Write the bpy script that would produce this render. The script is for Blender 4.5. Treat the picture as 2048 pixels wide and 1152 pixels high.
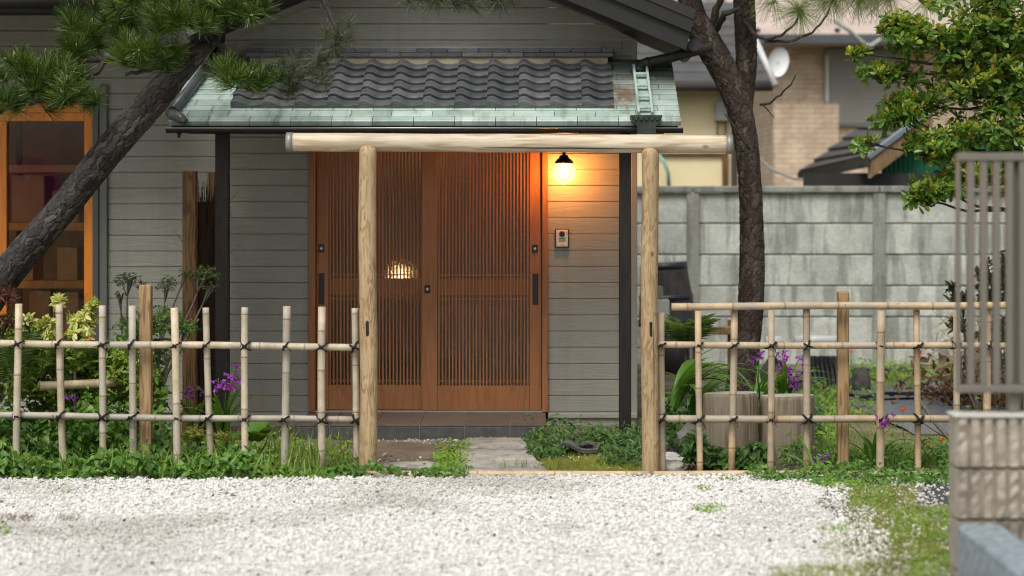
import bpy, bmesh, math, random
import numpy as np
from mathutils import Vector, Matrix
random.seed(7); RNG = np.random.default_rng(7)
R = math.radians
scn = bpy.context.scene
for _o in list(bpy.data.objects): bpy.data.objects.remove(_o)

# ------------------------------------------------------------------ camera, sky, sun, exposure
F, CX, CY, HC = 4260.0, 1090.0, 398.0, 1.6       # focal length in photo pixels, vanishing point, eye height
cam = bpy.data.cameras.new('camera'); camo = bpy.data.objects.new('camera', cam); scn.collection.objects.link(camo)
camo.location = (0, 0, HC); camo.rotation_euler = (R(90), 0, 0)
cam.sensor_width = 36; cam.lens = F / 2048 * 36
cam.shift_x = (1024 - CX) / 2048; cam.shift_y = -(576 - CY) / 2048
cam.clip_start = 0.1; cam.clip_end = 3000
cam.dof.use_dof = True; cam.dof.focus_distance = 13.4; cam.dof.aperture_fstop = 1.6
scn.camera = camo

SUN_EL, SUN_AZ = 55.0, 200.0                       # azimuth clockwise from +Y: behind the camera, a little to the left
world = bpy.data.worlds.new('World'); scn.world = world; world.use_nodes = True
wn = world.node_tree; wn.nodes.clear()
sky = wn.nodes.new('ShaderNodeTexSky'); sky.sky_type = 'NISHITA'; sky.sun_disc = False
sky.sun_elevation = R(SUN_EL); sky.sun_rotation = R(SUN_AZ); sky.air_density = 1.2; sky.dust_density = 5.0; sky.ozone_density = 0.6
hs = wn.nodes.new('ShaderNodeHueSaturation'); hs.inputs['Saturation'].default_value = 0.22
bg = wn.nodes.new('ShaderNodeBackground'); bg.inputs['Strength'].default_value = 0.115
wo = wn.nodes.new('ShaderNodeOutputWorld')
wn.links.new(sky.outputs[0], hs.inputs['Color']); wn.links.new(hs.outputs[0], bg.inputs[0]); wn.links.new(bg.outputs[0], wo.inputs[0])
sun = bpy.data.lights.new('sun', 'SUN'); sun.energy = 1.5; sun.angle = R(22); sun.color = (1.0, 0.96, 0.88)
suno = bpy.data.objects.new('sun', sun); scn.collection.objects.link(suno)
_sd = Vector((math.sin(R(SUN_AZ)) * math.cos(R(SUN_EL)), math.cos(R(SUN_AZ)) * math.cos(R(SUN_EL)), math.sin(R(SUN_EL))))
suno.rotation_euler = _sd.to_track_quat('Z', 'Y').to_euler()
scn.view_settings.view_transform = 'Standard'; scn.view_settings.look = 'None'
scn.view_settings.exposure = 0.2; scn.view_settings.gamma = 1.0; scn.view_settings.use_curve_mapping = False
scn.render.engine = 'CYCLES'
scn.cycles.filter_width = 1.1; scn.cycles.use_denoising = True; scn.cycles.max_bounces = 8; scn.cycles.transparent_max_bounces = 12
scn.cycles.caustics_reflective = False; scn.cycles.caustics_refractive = False; scn.cycles.sample_clamp_indirect = 6.0

# ------------------------------------------------------------------ helpers
COL = scn.collection
def W(px, py, D): return Vector(((px - CX) * D / F, D, HC - (py - CY) * D / F))
def X_(px, D): return (px - CX) * D / F
def Z_(py, D): return HC - (py - CY) * D / F
def GD(py): return F * HC / (py - CY)              # distance of the ground seen at photo row py

def tag(o, label=None, cat=None, group=None, kind=None):
    if label: o['label'] = label
    if cat: o['category'] = cat
    if group: o['group'] = group
    if kind: o['kind'] = kind
    return o
def thing(name, label, cat, loc=(0, 0, 0), group=None):
    o = bpy.data.objects.new(name, None); o.empty_display_size = 0.1; COL.objects.link(o); o.location = loc
    return tag(o, label, cat, group)
def link(name, me, parent=None, mat=None):
    o = bpy.data.objects.new(name, me); COL.objects.link(o)
    if mat is not None and not me.materials: me.materials.append(mat)
    if parent is not None:
        o.parent = parent
        off = Vector((0, 0, 0)); p = parent
        while p is not None: off += Vector(p.location); p = p.parent
        o.location = -off                          # meshes are written in world coordinates
    return o

class MB:
    def __init__(s): s.v = []; s.f = []; s.t = []; s.sm = []
    def add(s, vs, fs, tint=0.0, smooth=False):
        b = len(s.v); s.v += [tuple(v) for v in vs]
        s.t += list(tint) if hasattr(tint, '__len__') else [tint] * len(vs)
        s.f += [tuple(i + b for i in f) for f in fs]; s.sm += [smooth] * len(fs); return s
    def box(s, x0, x1, y0, y1, z0, z1, c=0.0, tint=0.0, M=None):
        if c <= 0:
            vs = [(x0,y0,z0),(x1,y0,z0),(x1,y1,z0),(x0,y1,z0),(x0,y0,z1),(x1,y0,z1),(x1,y1,z1),(x0,y1,z1)]
            fs = [(3,2,1,0),(4,5,6,7),(0,1,5,4),(1,2,6,5),(2,3,7,6),(3,0,4,7)]
        else:
            bm = bmesh.new(); bmesh.ops.create_cube(bm, size=1)
            for v in bm.verts: v.co = Vector((x0+(v.co.x+.5)*(x1-x0), y0+(v.co.y+.5)*(y1-y0), z0+(v.co.z+.5)*(z1-z0)))
            bmesh.ops.bevel(bm, geom=list(bm.edges), offset=c, segments=1, affect='EDGES', profile=.5)
            bm.verts.index_update(); vs = [v.co.copy() for v in bm.verts]; fs = [[v.index for v in f.verts] for f in bm.faces]; bm.free()
        if M is not None: vs = [M @ Vector(v) for v in vs]
        return s.add(vs, fs, tint)
    def tube(s, pts, rad, n=10, cap=True, tint=None, smooth=True, jit=0.0):
        pts = [Vector(p) for p in pts]; N = len(pts)
        if not hasattr(rad, '__len__'): rad = [rad] * N
        vs, ts = [], []; up = None
        for i, p in enumerate(pts):
            d = (pts[min(i+1, N-1)] - pts[max(i-1, 0)]).normalized()
            if up is None: up = d.orthogonal().normalized()
            up = (up - d * up.dot(d)).normalized(); sd = d.cross(up)
            for k in range(n):
                a = 2 * math.pi * k / n; r = rad[i] * (1 + (random.uniform(-jit, jit) if jit else 0))
                vs.append(p + (up * math.cos(a) + sd * math.sin(a)) * r); ts.append(tint[i] if tint is not None else 0.0)
        fs = [(i*n+k, i*n+(k+1) % n, (i+1)*n+(k+1) % n, (i+1)*n+k) for i in range(N-1) for k in range(n)]
        s.add(vs, fs, ts, smooth)
        if cap:
            b = len(s.v) - N * n
            s.f.append(tuple(b + k for k in reversed(range(n)))); s.sm.append(False)
            s.f.append(tuple(b + (N-1)*n + k for k in range(n))); s.sm.append(False)
        return s
    def prism(s, poly, y0, y1, tint=0.0):          # poly of (x, z), extruded along y
        n = len(poly); vs = [(x, y0, z) for x, z in poly] + [(x, y1, z) for x, z in poly]
        fs = [tuple(range(n)), tuple(reversed(range(n, 2*n)))] + [((k+1) % n, k, n+k, n+(k+1) % n) for k in range(n)]
        return s.add(vs, fs, tint)
    def prismx(s, poly, x0, x1, tint=0.0):         # poly of (y, z), extruded along x
        n = len(poly); vs = [(x0, y, z) for y, z in poly] + [(x1, y, z) for y, z in poly]
        fs = [tuple(reversed(range(n))), tuple(range(n, 2*n))] + [(k, (k+1) % n, n+(k+1) % n, n+k) for k in range(n)]
        return s.add(vs, fs, tint)
    def mesh(s, name, mat=None):
        me = bpy.data.meshes.new(name); me.from_pydata(s.v, [], s.f)
        me.polygons.foreach_set('use_smooth', s.sm)
        if any(s.t): me.attributes.new('tint', 'FLOAT', 'POINT').data.foreach_set('value', s.t)
        if mat: me.materials.append(mat)
        me.update(); return me
    def build(s, name, mat, parent=None, **kw):
        return tag(link(name, s.mesh(name, mat), parent), **kw)

def npmesh(name, V, Fa, mat=None, tint=None, smooth=False):
    V = np.asarray(V, np.float32).reshape(-1, 3); Fa = np.asarray(Fa, np.int32); m, k = Fa.shape
    me = bpy.data.meshes.new(name)
    me.vertices.add(len(V)); me.vertices.foreach_set('co', V.ravel())
    me.loops.add(m * k); me.loops.foreach_set('vertex_index', Fa.ravel())
    me.polygons.add(m); me.polygons.foreach_set('loop_start', np.arange(0, m * k, k, dtype=np.int32))
    me.polygons.foreach_set('use_smooth', np.full(m, smooth))
    if tint is not None: me.attributes.new('tint', 'FLOAT', 'POINT').data.foreach_set('value', np.asarray(tint, np.float32))
    if mat: me.materials.append(mat)
    me.update(calc_edges=True); me.validate(); return me
def norm(a): return a / (np.linalg.norm(a, axis=-1, keepdims=True) + 1e-9)
def leafM(pos, d, n, s):                            # leaf template: +Y along d, +Z near n
    d = norm(d); x = norm(np.cross(d, n)); z = np.cross(x, d); s = np.asarray(s).reshape(-1, 1)
    return np.stack([x * s, d * s, z * s, pos], axis=-1)
def scatter(T, M):
    tv, tf = T; N = len(M); n = len(tv)
    V = np.einsum('nij,kj->nki', M[:, :, :3], tv) + M[:, None, :, 3]
    Fa = tf[None] + (np.arange(N) * n)[:, None, None]
    return V.reshape(-1, 3), Fa.reshape(-1, tf.shape[1])
def cat_(parts):
    Vs, Fs, o = [], [], 0
    for V, Fa in parts: Vs.append(V); Fs.append(Fa + o); o += len(V)
    return np.concatenate(Vs), np.concatenate(Fs)
def leafT(outline, fold=0.10, droop=0.12):          # outline right half (x, y) from base to tip
    L = [(0, 0)] + [(-x, y) for x, y in outline]; Rr = [(x, y) for x, y in reversed(outline)]
    ring = L + [(0, 1)] + Rr; pts = [(x, y, abs(x) * fold * 3 - droop * y * y) for x, y in ring] + [(0, .45, -droop * .2)]
    c = len(ring); return np.array(pts, np.float32), np.array([(c, (k + 1) % c, k) for k in range(c)], np.int32)
T_OB = leafT([(.08, .3), (.20, .62), (.17, .88)])    # spatula shaped
T_EL = leafT([(.13, .25), (.19, .5), (.12, .8)])     # elliptic
T_HE = leafT([(.34, .02), (.40, .25), (.22, .65)], .15, .25)   # heart shaped
T_LA = leafT([(.06, .2), (.085, .5), (.05, .8)])     # lance
T_BL = (np.array([(-.03, 0, 0), (.03, 0, 0), (.02, .55, .0), (0, 1, -.15), (-.02, .55, 0)], np.float32), np.array([(0, 1, 2), (0, 2, 4), (4, 2, 3)], np.int32))
T_ND = (np.array([(-.5, 0, 0), (.5, 0, 0), (.35, 1, 0), (-.35, 1, 0)], np.float32), np.array([(0, 1, 2, 3)], np.int32))
def rdir(n, up=0.0, spread=1.0):
    d = RNG.normal(size=(n, 3)) * spread; d[:, 2] += up; return norm(d)

# ------------------------------------------------------------------ materials
def nt(name):
    m = bpy.data.materials.new(name); m.use_nodes = True; t = m.node_tree
    b = t.nodes['Principled BSDF']; return m, t, b
def N(t, typ, **kw):
    n = t.nodes.new(typ)
    for k, v in kw.items(): setattr(n, k, v)
    return n
def L(t, a, b): t.links.new(a, b)
def coords(t, scale=(1, 1, 1), kind='Object'):
    c = N(t, 'ShaderNodeTexCoord'); mp = N(t, 'ShaderNodeMapping'); mp.inputs['Scale'].default_value = scale
    L(t, c.outputs[kind], mp.inputs[0]); return mp.outputs[0]
def noise(t, vec, scale, detail=4, rough=.55, dist=0):
    n = N(t, 'ShaderNodeTexNoise'); n.inputs['Scale'].default_value = scale; n.inputs['Detail'].default_value = detail
    n.inputs['Roughness'].default_value = rough; n.inputs['Distortion'].default_value = dist; L(t, vec, n.inputs['Vector']); return n.outputs['Fac']
def ramp(t, fac, stops):
    r = N(t, 'ShaderNodeValToRGB'); e = r.color_ramp.elements
    while len(e) < len(stops): e.new(.5)
    for k, (p, c) in enumerate(stops): e[k].position = p; e[k].color = (*c, 1) if len(c) == 3 else c
    L(t, fac, r.inputs[0]); return r.outputs[0]
def mix(t, fac, a, b, mode='MIX'):
    n = N(t, 'ShaderNodeMix', data_type='RGBA', blend_type=mode)
    for s, v in ((n.inputs[0], fac), (n.inputs[6], a), (n.inputs[7], b)):
        if hasattr(v, 'is_linked'): L(t, v, s)
        else: s.default_value = v if isinstance(v, (int, float)) else (*v, 1)
    return n.outputs[2]
def bump(t, b, h, strength=.3, dist=.01):
    n = N(t, 'ShaderNodeBump'); n.inputs['Strength'].default_value = strength; n.inputs['Distance'].default_value = dist
    L(t, h, n.inputs['Height']); L(t, n.outputs[0], b.inputs['Normal']); return n
def tintattr(t):
    a = N(t, 'ShaderNodeAttribute'); a.attribute_name = 'tint'; return a.outputs['Fac']
def isl(t): return N(t, 'ShaderNodeNewGeometry').outputs['Random Per Island']
def objr(t): return N(t, 'ShaderNodeObjectInfo').outputs['Random']
def kk(c, f): return tuple(x * f for x in c)

def M_plain(name, c, rough=.6, var=.25, scale=6, metal=0, bmp=.15, bs=60, stretch=(1, 1, 1), spec=.5, per=0.0):
    m, t, b = nt(name); v = coords(t, stretch)
    col = ramp(t, noise(t, v, scale), [(.3, kk(c, 1 - var)), (.7, kk(c, 1 + var))])
    if per: col = mix(t, 1, col, ramp(t, objr(t), [(0, (1 - per,) * 3), (1, (1 + per * .5,) * 3)]), 'MULTIPLY')
    L(t, col, b.inputs['Base Color']); b.inputs['Roughness'].default_value = rough; b.inputs['Metallic'].default_value = metal
    b.inputs['Specular IOR Level'].default_value = spec
    if bmp: bump(t, b, noise(t, v, bs), bmp, .006)
    return m
def M_leaf(name, stops, rough=.45, trans=.3):
    m, t, b = nt(name); c = ramp(t, isl(t), [(i / max(1, len(stops) - 1), s) for i, s in enumerate(stops)])
    v = coords(t); c = mix(t, 1, c, ramp(t, noise(t, v, 5, 2), [(.3, (.98,) * 3), (.7, (1.5,) * 3)]), 'MULTIPLY')
    L(t, c, b.inputs['Base Color']); b.inputs['Roughness'].default_value = rough
    tr = N(t, 'ShaderNodeBsdfTranslucent'); L(t, mix(t, 1, c, (1.3, 1.25, .5), 'MULTIPLY'), tr.inputs[0])
    mx = N(t, 'ShaderNodeMixShader'); mx.inputs[0].default_value = trans; L(t, b.outputs[0], mx.inputs[1]); L(t, tr.outputs[0], mx.inputs[2])
    L(t, mx.outputs[0], t.nodes['Material Output'].inputs[0]); return m
def M_wood(name, c1, c2, axis='Z', rough=.55, rings=6, bmp=.25, knots=0.0, spec=.4, cross=12, along=1.6, fine=.10, cracks=0.0):
    """sawn grain: contour lines of a stretched field, fine fibre, knots and drying cracks"""
    m, t, b = nt(name)
    def st(p, q): return {'X': (q, p, p), 'Y': (p, q, p), 'Z': (p, p, q)}[axis]
    o = objr(t); cb = N(t, 'ShaderNodeCombineXYZ')
    for i in range(3):
        mu = N(t, 'ShaderNodeMath', operation='MULTIPLY'); L(t, o, mu.inputs[0]); mu.inputs[1].default_value = 7.3 + 3.1 * i; L(t, mu.outputs[0], cb.inputs[i])
    def vec(p, q):
        ad = N(t, 'ShaderNodeVectorMath', operation='ADD'); L(t, coords(t), ad.inputs[0]); L(t, cb.outputs[0], ad.inputs[1])
        mp = N(t, 'ShaderNodeMapping'); mp.inputs['Scale'].default_value = st(p, q); L(t, ad.outputs[0], mp.inputs[0]); return mp.outputs[0]
    big = noise(t, vec(cross, along), 1, 2, .45, .25)
    sn = N(t, 'ShaderNodeMath', operation='MULTIPLY'); L(t, big, sn.inputs[0]); sn.inputs[1].default_value = rings * 6.28
    si = N(t, 'ShaderNodeMath', operation='SINE'); L(t, sn.outputs[0], si.inputs[0])
    g = N(t, 'ShaderNodeMath', operation='MULTIPLY_ADD'); L(t, si.outputs[0], g.inputs[0]); g.inputs[1].default_value = .5; g.inputs[2].default_value = .5
    msk = ramp(t, noise(t, vec(cross * .6, along), 1, 2), [(.35, (.35,) * 3), (.6, (1,) * 3)])
    gm = mix(t, 1, ramp(t, g.outputs[0], [(.45, (0,) * 3), (.95, (1,) * 3)]), msk, 'MULTIPLY')
    col = mix(t, gm, c1, c2)
    col = mix(t, 1, col, ramp(t, noise(t, vec(90, 4), 1, 3), [(.3, (1 - fine * 2,) * 3), (.7, (1 + fine,) * 3)]), 'MULTIPLY')
    col = mix(t, 1, col, ramp(t, noise(t, vec(1.5, 1.5), 1, 3), [(.3, (.82, .80, .78)), (.7, (1.1,) * 3)]), 'MULTIPLY')
    if knots:
        vo = N(t, 'ShaderNodeTexVoronoi'); vo.inputs['Scale'].default_value = knots; L(t, vec(1, .6), vo.inputs['Vector'])
        col = mix(t, ramp(t, vo.outputs['Distance'], [(.04, (.9,) * 3), (.10, (0,) * 3)]), col, kk(c2, .4))
    if cracks:
        ck = ramp(t, noise(t, vec(34, .55), 1, 2, .5), [(.685, (0,) * 3), (.70, (cracks,) * 3)])
        col = mix(t, ck, col, kk(c2, .18))
    L(t, col, b.inputs['Base Color']); b.inputs['Roughness'].default_value = rough; b.inputs['Specular IOR Level'].default_value = spec
    bump(t, b, gm, bmp, .004); return m

def M_siding():
    m, t, b = nt('siding_paint'); v = coords(t)
    w1 = noise(t, coords(t, (.9, .9, 9)), 1.3, 3, .5, .3)
    sep = N(t, 'ShaderNodeSeparateXYZ'); L(t, v, sep.inputs[0])
    a = N(t, 'ShaderNodeMath', operation='MULTIPLY_ADD'); L(t, w1, a.inputs[0]); a.inputs[1].default_value = .16; L(t, sep.outputs[2], a.inputs[2])
    s1 = N(t, 'ShaderNodeMath', operation='MULTIPLY'); L(t, a.outputs[0], s1.inputs[0]); s1.inputs[1].default_value = 6.283 / .0165
    s2 = N(t, 'ShaderNodeMath', operation='SINE'); L(t, s1.outputs[0], s2.inputs[0])
    g = ramp(t, s2.outputs[0], [(0, (0,) * 3), (.55, (.65,) * 3), (1, (1,) * 3)])
    ms = ramp(t, noise(t, coords(t, (2, 2, 14)), 1.5, 2), [(.35, (.12,) * 3), (.7, (.75,) * 3)])
    c = (.335, .335, .288)
    col = mix(t, ms, c, ramp(t, s2.outputs[0], [(0, kk(c, .84)), (.5, kk(c, 1.0)), (1, kk(c, 1.03))]))
    col = mix(t, 1, col, ramp(t, noise(t, v, 1.1, 4), [(.3, (.9,) * 3), (.7, (1.08,) * 3)]), 'MULTIPLY')
    dirt = ramp(t, noise(t, coords(t, (9, 9, .7)), 1.2, 3), [(.5, (1,) * 3), (.8, (.86, .86, .82))])
    col = mix(t, 1, col, dirt, 'MULTIPLY')
    L(t, col, b.inputs['Base Color']); b.inputs['Roughness'].default_value = .55; b.inputs['Specular IOR Level'].default_value = .35
    hm = mix(t, 1, g, ms, 'MULTIPLY'); bump(t, b, hm, .35, .004); return m
def M_bark(name, plate, crack):
    m, t, b = nt(name); ti = tintattr(t); v = coords(t)
    c = ramp(t, ti, [(0, crack), (.2, kk(crack, 1.6)), (.34, kk(plate, .33)), (.7, kk(plate, .62)), (1, plate)])
    c = mix(t, 1, c, ramp(t, noise(t, v, 48, 5, .65), [(.3, (.62,) * 3), (.72, (1.4,) * 3)]), 'MULTIPLY')
    c = mix(t, 1, c, ramp(t, noise(t, v, 5, 2), [(.3, (.8, .74, .7)), (.7, (1.1, 1.12, 1.12))]), 'MULTIPLY')
    L(t, c, b.inputs['Base Color']); b.inputs['Roughness'].default_value = .75; bump(t, b, noise(t, v, 75, 5), .9, .01); return m
def M_bamboo(name, c, c2, node=(.16, .11, .06), split=0.0):
    m, t, b = nt(name); ti = tintattr(t); v = coords(t)
    col = mix(t, objr(t), c, c2)
    col = mix(t, 1, col, ramp(t, noise(t, coords(t, (9, 9, 9)), 1.2, 4), [(.3, (.72, .7, .66)), (.7, (1.12,) * 3)]), 'MULTIPLY')
    col = mix(t, ramp(t, noise(t, v, 45, 3), [(.58, (0,) * 3), (.72, (.6,) * 3)]), col, kk(c, .45))
    if split:
        ob = N(t, 'ShaderNodeMath', operation='MULTIPLY'); L(t, objr(t), ob.inputs[0]); ob.inputs[1].default_value = 23; cb = N(t, 'ShaderNodeCombineXYZ'); L(t, ob.outputs[0], cb.inputs[0])
        ad = N(t, 'ShaderNodeVectorMath', operation='ADD'); L(t, coords(t, (75, 75, .8)), ad.inputs[0]); L(t, cb.outputs[0], ad.inputs[1])
        col = mix(t, ramp(t, noise(t, ad.outputs[0], 1, 1), [(.70, (0,) * 3), (.725, (split,) * 3)]), col, kk(c, .12))
        gr = ramp(t, noise(t, coords(t, (3, 3, 1.6)), 1, 3), [(.45, (0,) * 3), (.65, (.6,) * 3)]); col = mix(t, gr, col, (.36, .345, .31))
    col = mix(t, ti, col, node)
    L(t, col, b.inputs['Base Color']); b.inputs['Roughness'].default_value = .5; b.inputs['Specular IOR Level'].default_value = .35
    bump(t, b, noise(t, v, 60), .12, .003); return m
def M_concrete(name, c, stain=.6, panel=True):
    m, t, b = nt(name); v = coords(t)
    o = objr(t); mu = N(t, 'ShaderNodeMath', operation='MULTIPLY'); L(t, o, mu.inputs[0]); mu.inputs[1].default_value = 40
    cb = N(t, 'ShaderNodeCombineXYZ'); L(t, mu.outputs[0], cb.inputs[0]); L(t, mu.outputs[0], cb.inputs[1])
    ad = N(t, 'ShaderNodeVectorMath', operation='ADD'); L(t, v, ad.inputs[0]); L(t, cb.outputs[0], ad.inputs[1]); v2 = ad.outputs[0]
    col = ramp(t, noise(t, v2, 2.2, 6, .6), [(.3, kk(c, .66)), (.55, c), (.75, kk(c, 1.22))])
    mp = N(t, 'ShaderNodeMapping'); mp.inputs['Scale'].default_value = (6, 6, .7); L(t, v2, mp.inputs[0])
    st = ramp(t, noise(t, mp.outputs[0], 1.4, 5, .6), [(.50, (1,) * 3), (.56, (1 - stain * .7,) * 3), (.7, (1 - stain,) * 3)])
    col = mix(t, 1, col, st, 'MULTIPLY')
    col = mix(t, 1, col, ramp(t, noise(t, v2, 30, 3), [(.3, (.85,) * 3), (.7, (1.1,) * 3)]), 'MULTIPLY')
    L(t, col, b.inputs['Base Color']); b.inputs['Roughness'].default_value = .85; bump(t, b, noise(t, v2, 40, 5), .35, .01); return m
def M_copper():
    m, t, b = nt('green_copper'); v = coords(t); o = objr(t)
    c = ramp(t, o, [(0, (.37, .47, .415)), (.5, (.455, .555, .50)), (1, (.54, .625, .575))])
    c = mix(t, 1, c, ramp(t, noise(t, v, 7, 5), [(.3, (.8, .84, .82)), (.7, (1.08,) * 3)]), 'MULTIPLY')
    st = ramp(t, noise(t, coords(t, (7, 1.2, 1.2)), 1.6, 5, .65), [(.5, (0,) * 3), (.72, (.8,) * 3)])
    c = mix(t, st, c, (.13, .17, .14))
    ti = tintattr(t); c = mix(t, ti, c, (.075, .085, .075))
    L(t, c, b.inputs['Base Color']); b.inputs['Roughness'].default_value = .5; b.inputs['Specular IOR Level'].default_value = .5
    bump(t, b, noise(t, v, 14, 2), .15, .004); return m
def M_tile():
    m, t, b = nt('smoked_tile'); v = coords(t, (1, 1, 1), 'Generated'); w = coords(t); o = objr(t)
    c = ramp(t, o, [(0, (.068, .073, .077)), (.5, (.108, .114, .119)), (1, (.155, .16, .163))])
    c = mix(t, 1, c, ramp(t, noise(t, v, 3, 5), [(.3, (.6,) * 3), (.7, (1.35,) * 3)]), 'MULTIPLY')
    c = mix(t, ramp(t, noise(t, v, 2.2, 5, .7), [(.58, (0,) * 3), (.75, (.5,) * 3)]), c, (.19, .19, .175))
    L(t, c, b.inputs['Base Color']); b.inputs['Roughness'].default_value = .29; b.inputs['Specular IOR Level'].default_value = .6
    bump(t, b, noise(t, v, 8, 4), .12, .006); return m
def M_emit(name, c, s):
    m, t, b = nt(name); b.inputs['Base Color'].default_value = (*c, 1); b.inputs['Emission Color'].default_value = (*c, 1); b.inputs['Emission Strength'].default_value = s; return m
def M_globe():
    m, t, b = nt('frosted_globe'); t.nodes.remove(b)
    tr = N(t, 'ShaderNodeBsdfTransparent'); em = N(t, 'ShaderNodeEmission'); em.inputs[0].default_value = (1.0, .76, .42, 1); em.inputs[1].default_value = 1.3
    mx = N(t, 'ShaderNodeMixShader'); mx.inputs[0].default_value = .80; L(t, tr.outputs[0], mx.inputs[1]); L(t, em.outputs[0], mx.inputs[2])
    L(t, mx.outputs[0], t.nodes['Material Output'].inputs[0]); return m
def M_pane(name, tint, rough=.02, refl=1.0):
    m, t, b = nt(name); t.nodes.remove(b)
    fr = N(t, 'ShaderNodeFresnel'); fr.inputs[0].default_value = 1.5
    tr = N(t, 'ShaderNodeBsdfTransparent'); tr.inputs[0].default_value = (*tint, 1)
    gl = N(t, 'ShaderNodeBsdfGlossy'); gl.inputs['Roughness'].default_value = rough
    mx = N(t, 'ShaderNodeMixShader'); L(t, fr.outputs[0], mx.inputs[0]); L(t, tr.outputs[0], mx.inputs[1]); L(t, gl.outputs[0], mx.inputs[2])
    L(t, mx.outputs[0], t.nodes['Material Output'].inputs[0]); return m
def M_frost(name, c, rough):
    m, t, b = nt(name); b.inputs['Base Color'].default_value = (*c, 1); b.inputs['Transmission Weight'].default_value = 1
    b.inputs['Roughness'].default_value = rough; b.inputs['IOR'].default_value = 1.5
    bump(t, b, noise(t, coords(t), 90, 2), .25, .004); return m

m_siding = M_siding()
m_trim = M_plain('grey_trim_paint', (.33, .33, .29), .5, .08, 3, bmp=.05)
m_case = M_plain('green_grey_aluminium', (.075, .085, .078), .4, .1, 3, bmp=.03)
m_door = M_wood('door_woodgrain', (.36, .155, .06), (.30, .122, .045), 'Z', .42, 4, .04, fine=.05)
m_win = M_wood('window_orange_wood', (.78, .26, .032), (.64, .20, .025), 'Z', .38, 4, .04, fine=.06)
m_dark = M_wood('dark_post_wood', (.020, .015, .011), (.012, .009, .007), 'Z', .6, 5, .2)
m_grey_post = M_wood('weathered_dark_post', (.018, .015, .012), (.010, .008, .007), 'Z', .7, 5, .2)
m_black = M_plain('black_metal', (.012, .012, .013), .4, .2, 8, bmp=.03)
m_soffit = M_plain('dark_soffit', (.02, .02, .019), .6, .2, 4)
m_fascia = M_plain('dark_fascia', (.011, .0115, .011), .6, .12, 3, bmp=.04)
m_log = M_wood('peeled_log', (.47, .35, .20), (.32, .205, .10), 'Z', .65, 6, .35, knots=8, cross=26, along=5, cracks=.8)
m_logx = M_wood('peeled_log_beam', (.64, .555, .42), (.50, .385, .245), 'X', .5, 5, .2, knots=6, cross=13, along=1.6, cracks=1)
m_brown = M_wood('brown_timber', (.20, .11, .040), (.10, .05, .018), 'Z', .65, 7, .3, cracks=.7)
m_timber = M_wood('pale_timber', (.37, .245, .125), (.20, .115, .05), 'Z', .6, 8, .3, cracks=.6)
m_stump = M_wood('weathered_stump', (.30, .25, .185), (.17, .13, .09), 'Z', .85, 5, .3, cracks=1, cross=14, along=1.2, knots=5)
m_stumptop = M_plain('stump_top', (.40, .37, .31), .9, .2, 14, bmp=.4)
m_bamboo = M_bamboo('bamboo_pale', (.66, .55, .39), (.42, .385, .32), split=.8)
m_bamboo2 = M_bamboo('bamboo_tan', (.63, .45, .26), (.44, .34, .22), split=.6)
m_edge = M_bamboo('edging_bamboo', (.62, .47, .30), (.60, .48, .33))
m_tile = M_tile(); m_copper = M_copper()
m_plaster = M_plain('cream_plaster', (.36, .31, .23), .85, .2, 9)
m_steptile = M_plain('step_tile', (.125, .10, .082), .5, .15, 9, per=.12)
m_stepface = M_plain('step_tile_face', (.085, .085, .083), .45, .3, 14, per=.12)
m_grout = M_plain('grout', (.30, .28, .25), .9, .1, 9)
m_found = M_plain('foundation_concrete', (.22, .20, .175), .9, .3, 7, bmp=.3)
m_alu = M_plain('aluminium', (.5, .5, .49), .35, .06, 3, metal=.8, bmp=0)
m_zinc = M_plain('zinc_band', (.30, .28, .26), .5, .25, 14, metal=.4, bmp=.1)
m_bark = M_bark('black_pine_bark', (.112, .10, .09), (.008, .006, .005))
m_bark2 = M_bark('red_pine_bark', (.165, .128, .10), (.024, .010, .007))
m_twig = M_plain('twig_bark', (.045, .035, .027), .8, .4, 40, bmp=.5, bs=90)
m_twig2 = M_plain('grey_twig', (.13, .115, .095), .8, .3, 40, bmp=.4, bs=90)
m_needle = M_leaf('pine_needle', [(.012, .032, .006), (.030, .070, .010), (.070, .125, .016), (.14, .205, .028)], .32, .2)
m_needle_d = M_leaf('pine_needle_dull', [(.045, .060, .030), (.075, .09, .045), (.12, .13, .085)], .45, .2)
m_needle_l = M_leaf('pine_needle_pale', [(.15, .22, .06), (.22, .29, .09), (.28, .34, .13)], .4, .35)
m_bud = M_plain('pine_candle', (.42, .34, .22), .7, .25, 50)
m_budred = M_plain('pine_flower', (.22, .08, .03), .7, .25, 50)
# ------------------------------------------------------------------ ground
def M_ground():
    m, t, b = nt('garden_soil'); v = coords(t)
    c = ramp(t, noise(t, v, 1.3, 6, .6), [(.3, (.12, .10, .065)), (.5, (.21, .18, .125)), (.7, (.32, .285, .215))])
    c = mix(t, ramp(t, noise(t, v, 2.1, 5, .6), [(.48, (0,) * 3), (.62, (.8,) * 3)]), c, (.07, .10, .025))
    c = mix(t, 1, c, ramp(t, noise(t, v, 60, 3), [(.3, (.6,) * 3), (.7, (1.35,) * 3)]), 'MULTIPLY')
    L(t, c, b.inputs['Base Color']); b.inputs['Roughness'].default_value = .95; bump(t, b, noise(t, v, 45, 6), .8, .03); return m
def M_gravelbase():
    m, t, b = nt('gravel_base'); v = coords(t)
    vo = N(t, 'ShaderNodeTexVoronoi'); vo.inputs['Scale'].default_value = 42; L(t, v, vo.inputs['Vector'])
    c = ramp(t, vo.outputs['Color'], [(0, (.58, .56, .53)), (1, (.76, .75, .72))])
    L(t, c, b.inputs['Base Color']); b.inputs['Roughness'].default_value = .9
    bump(t, b, vo.outputs['Distance'], .9, .02); return m
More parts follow.
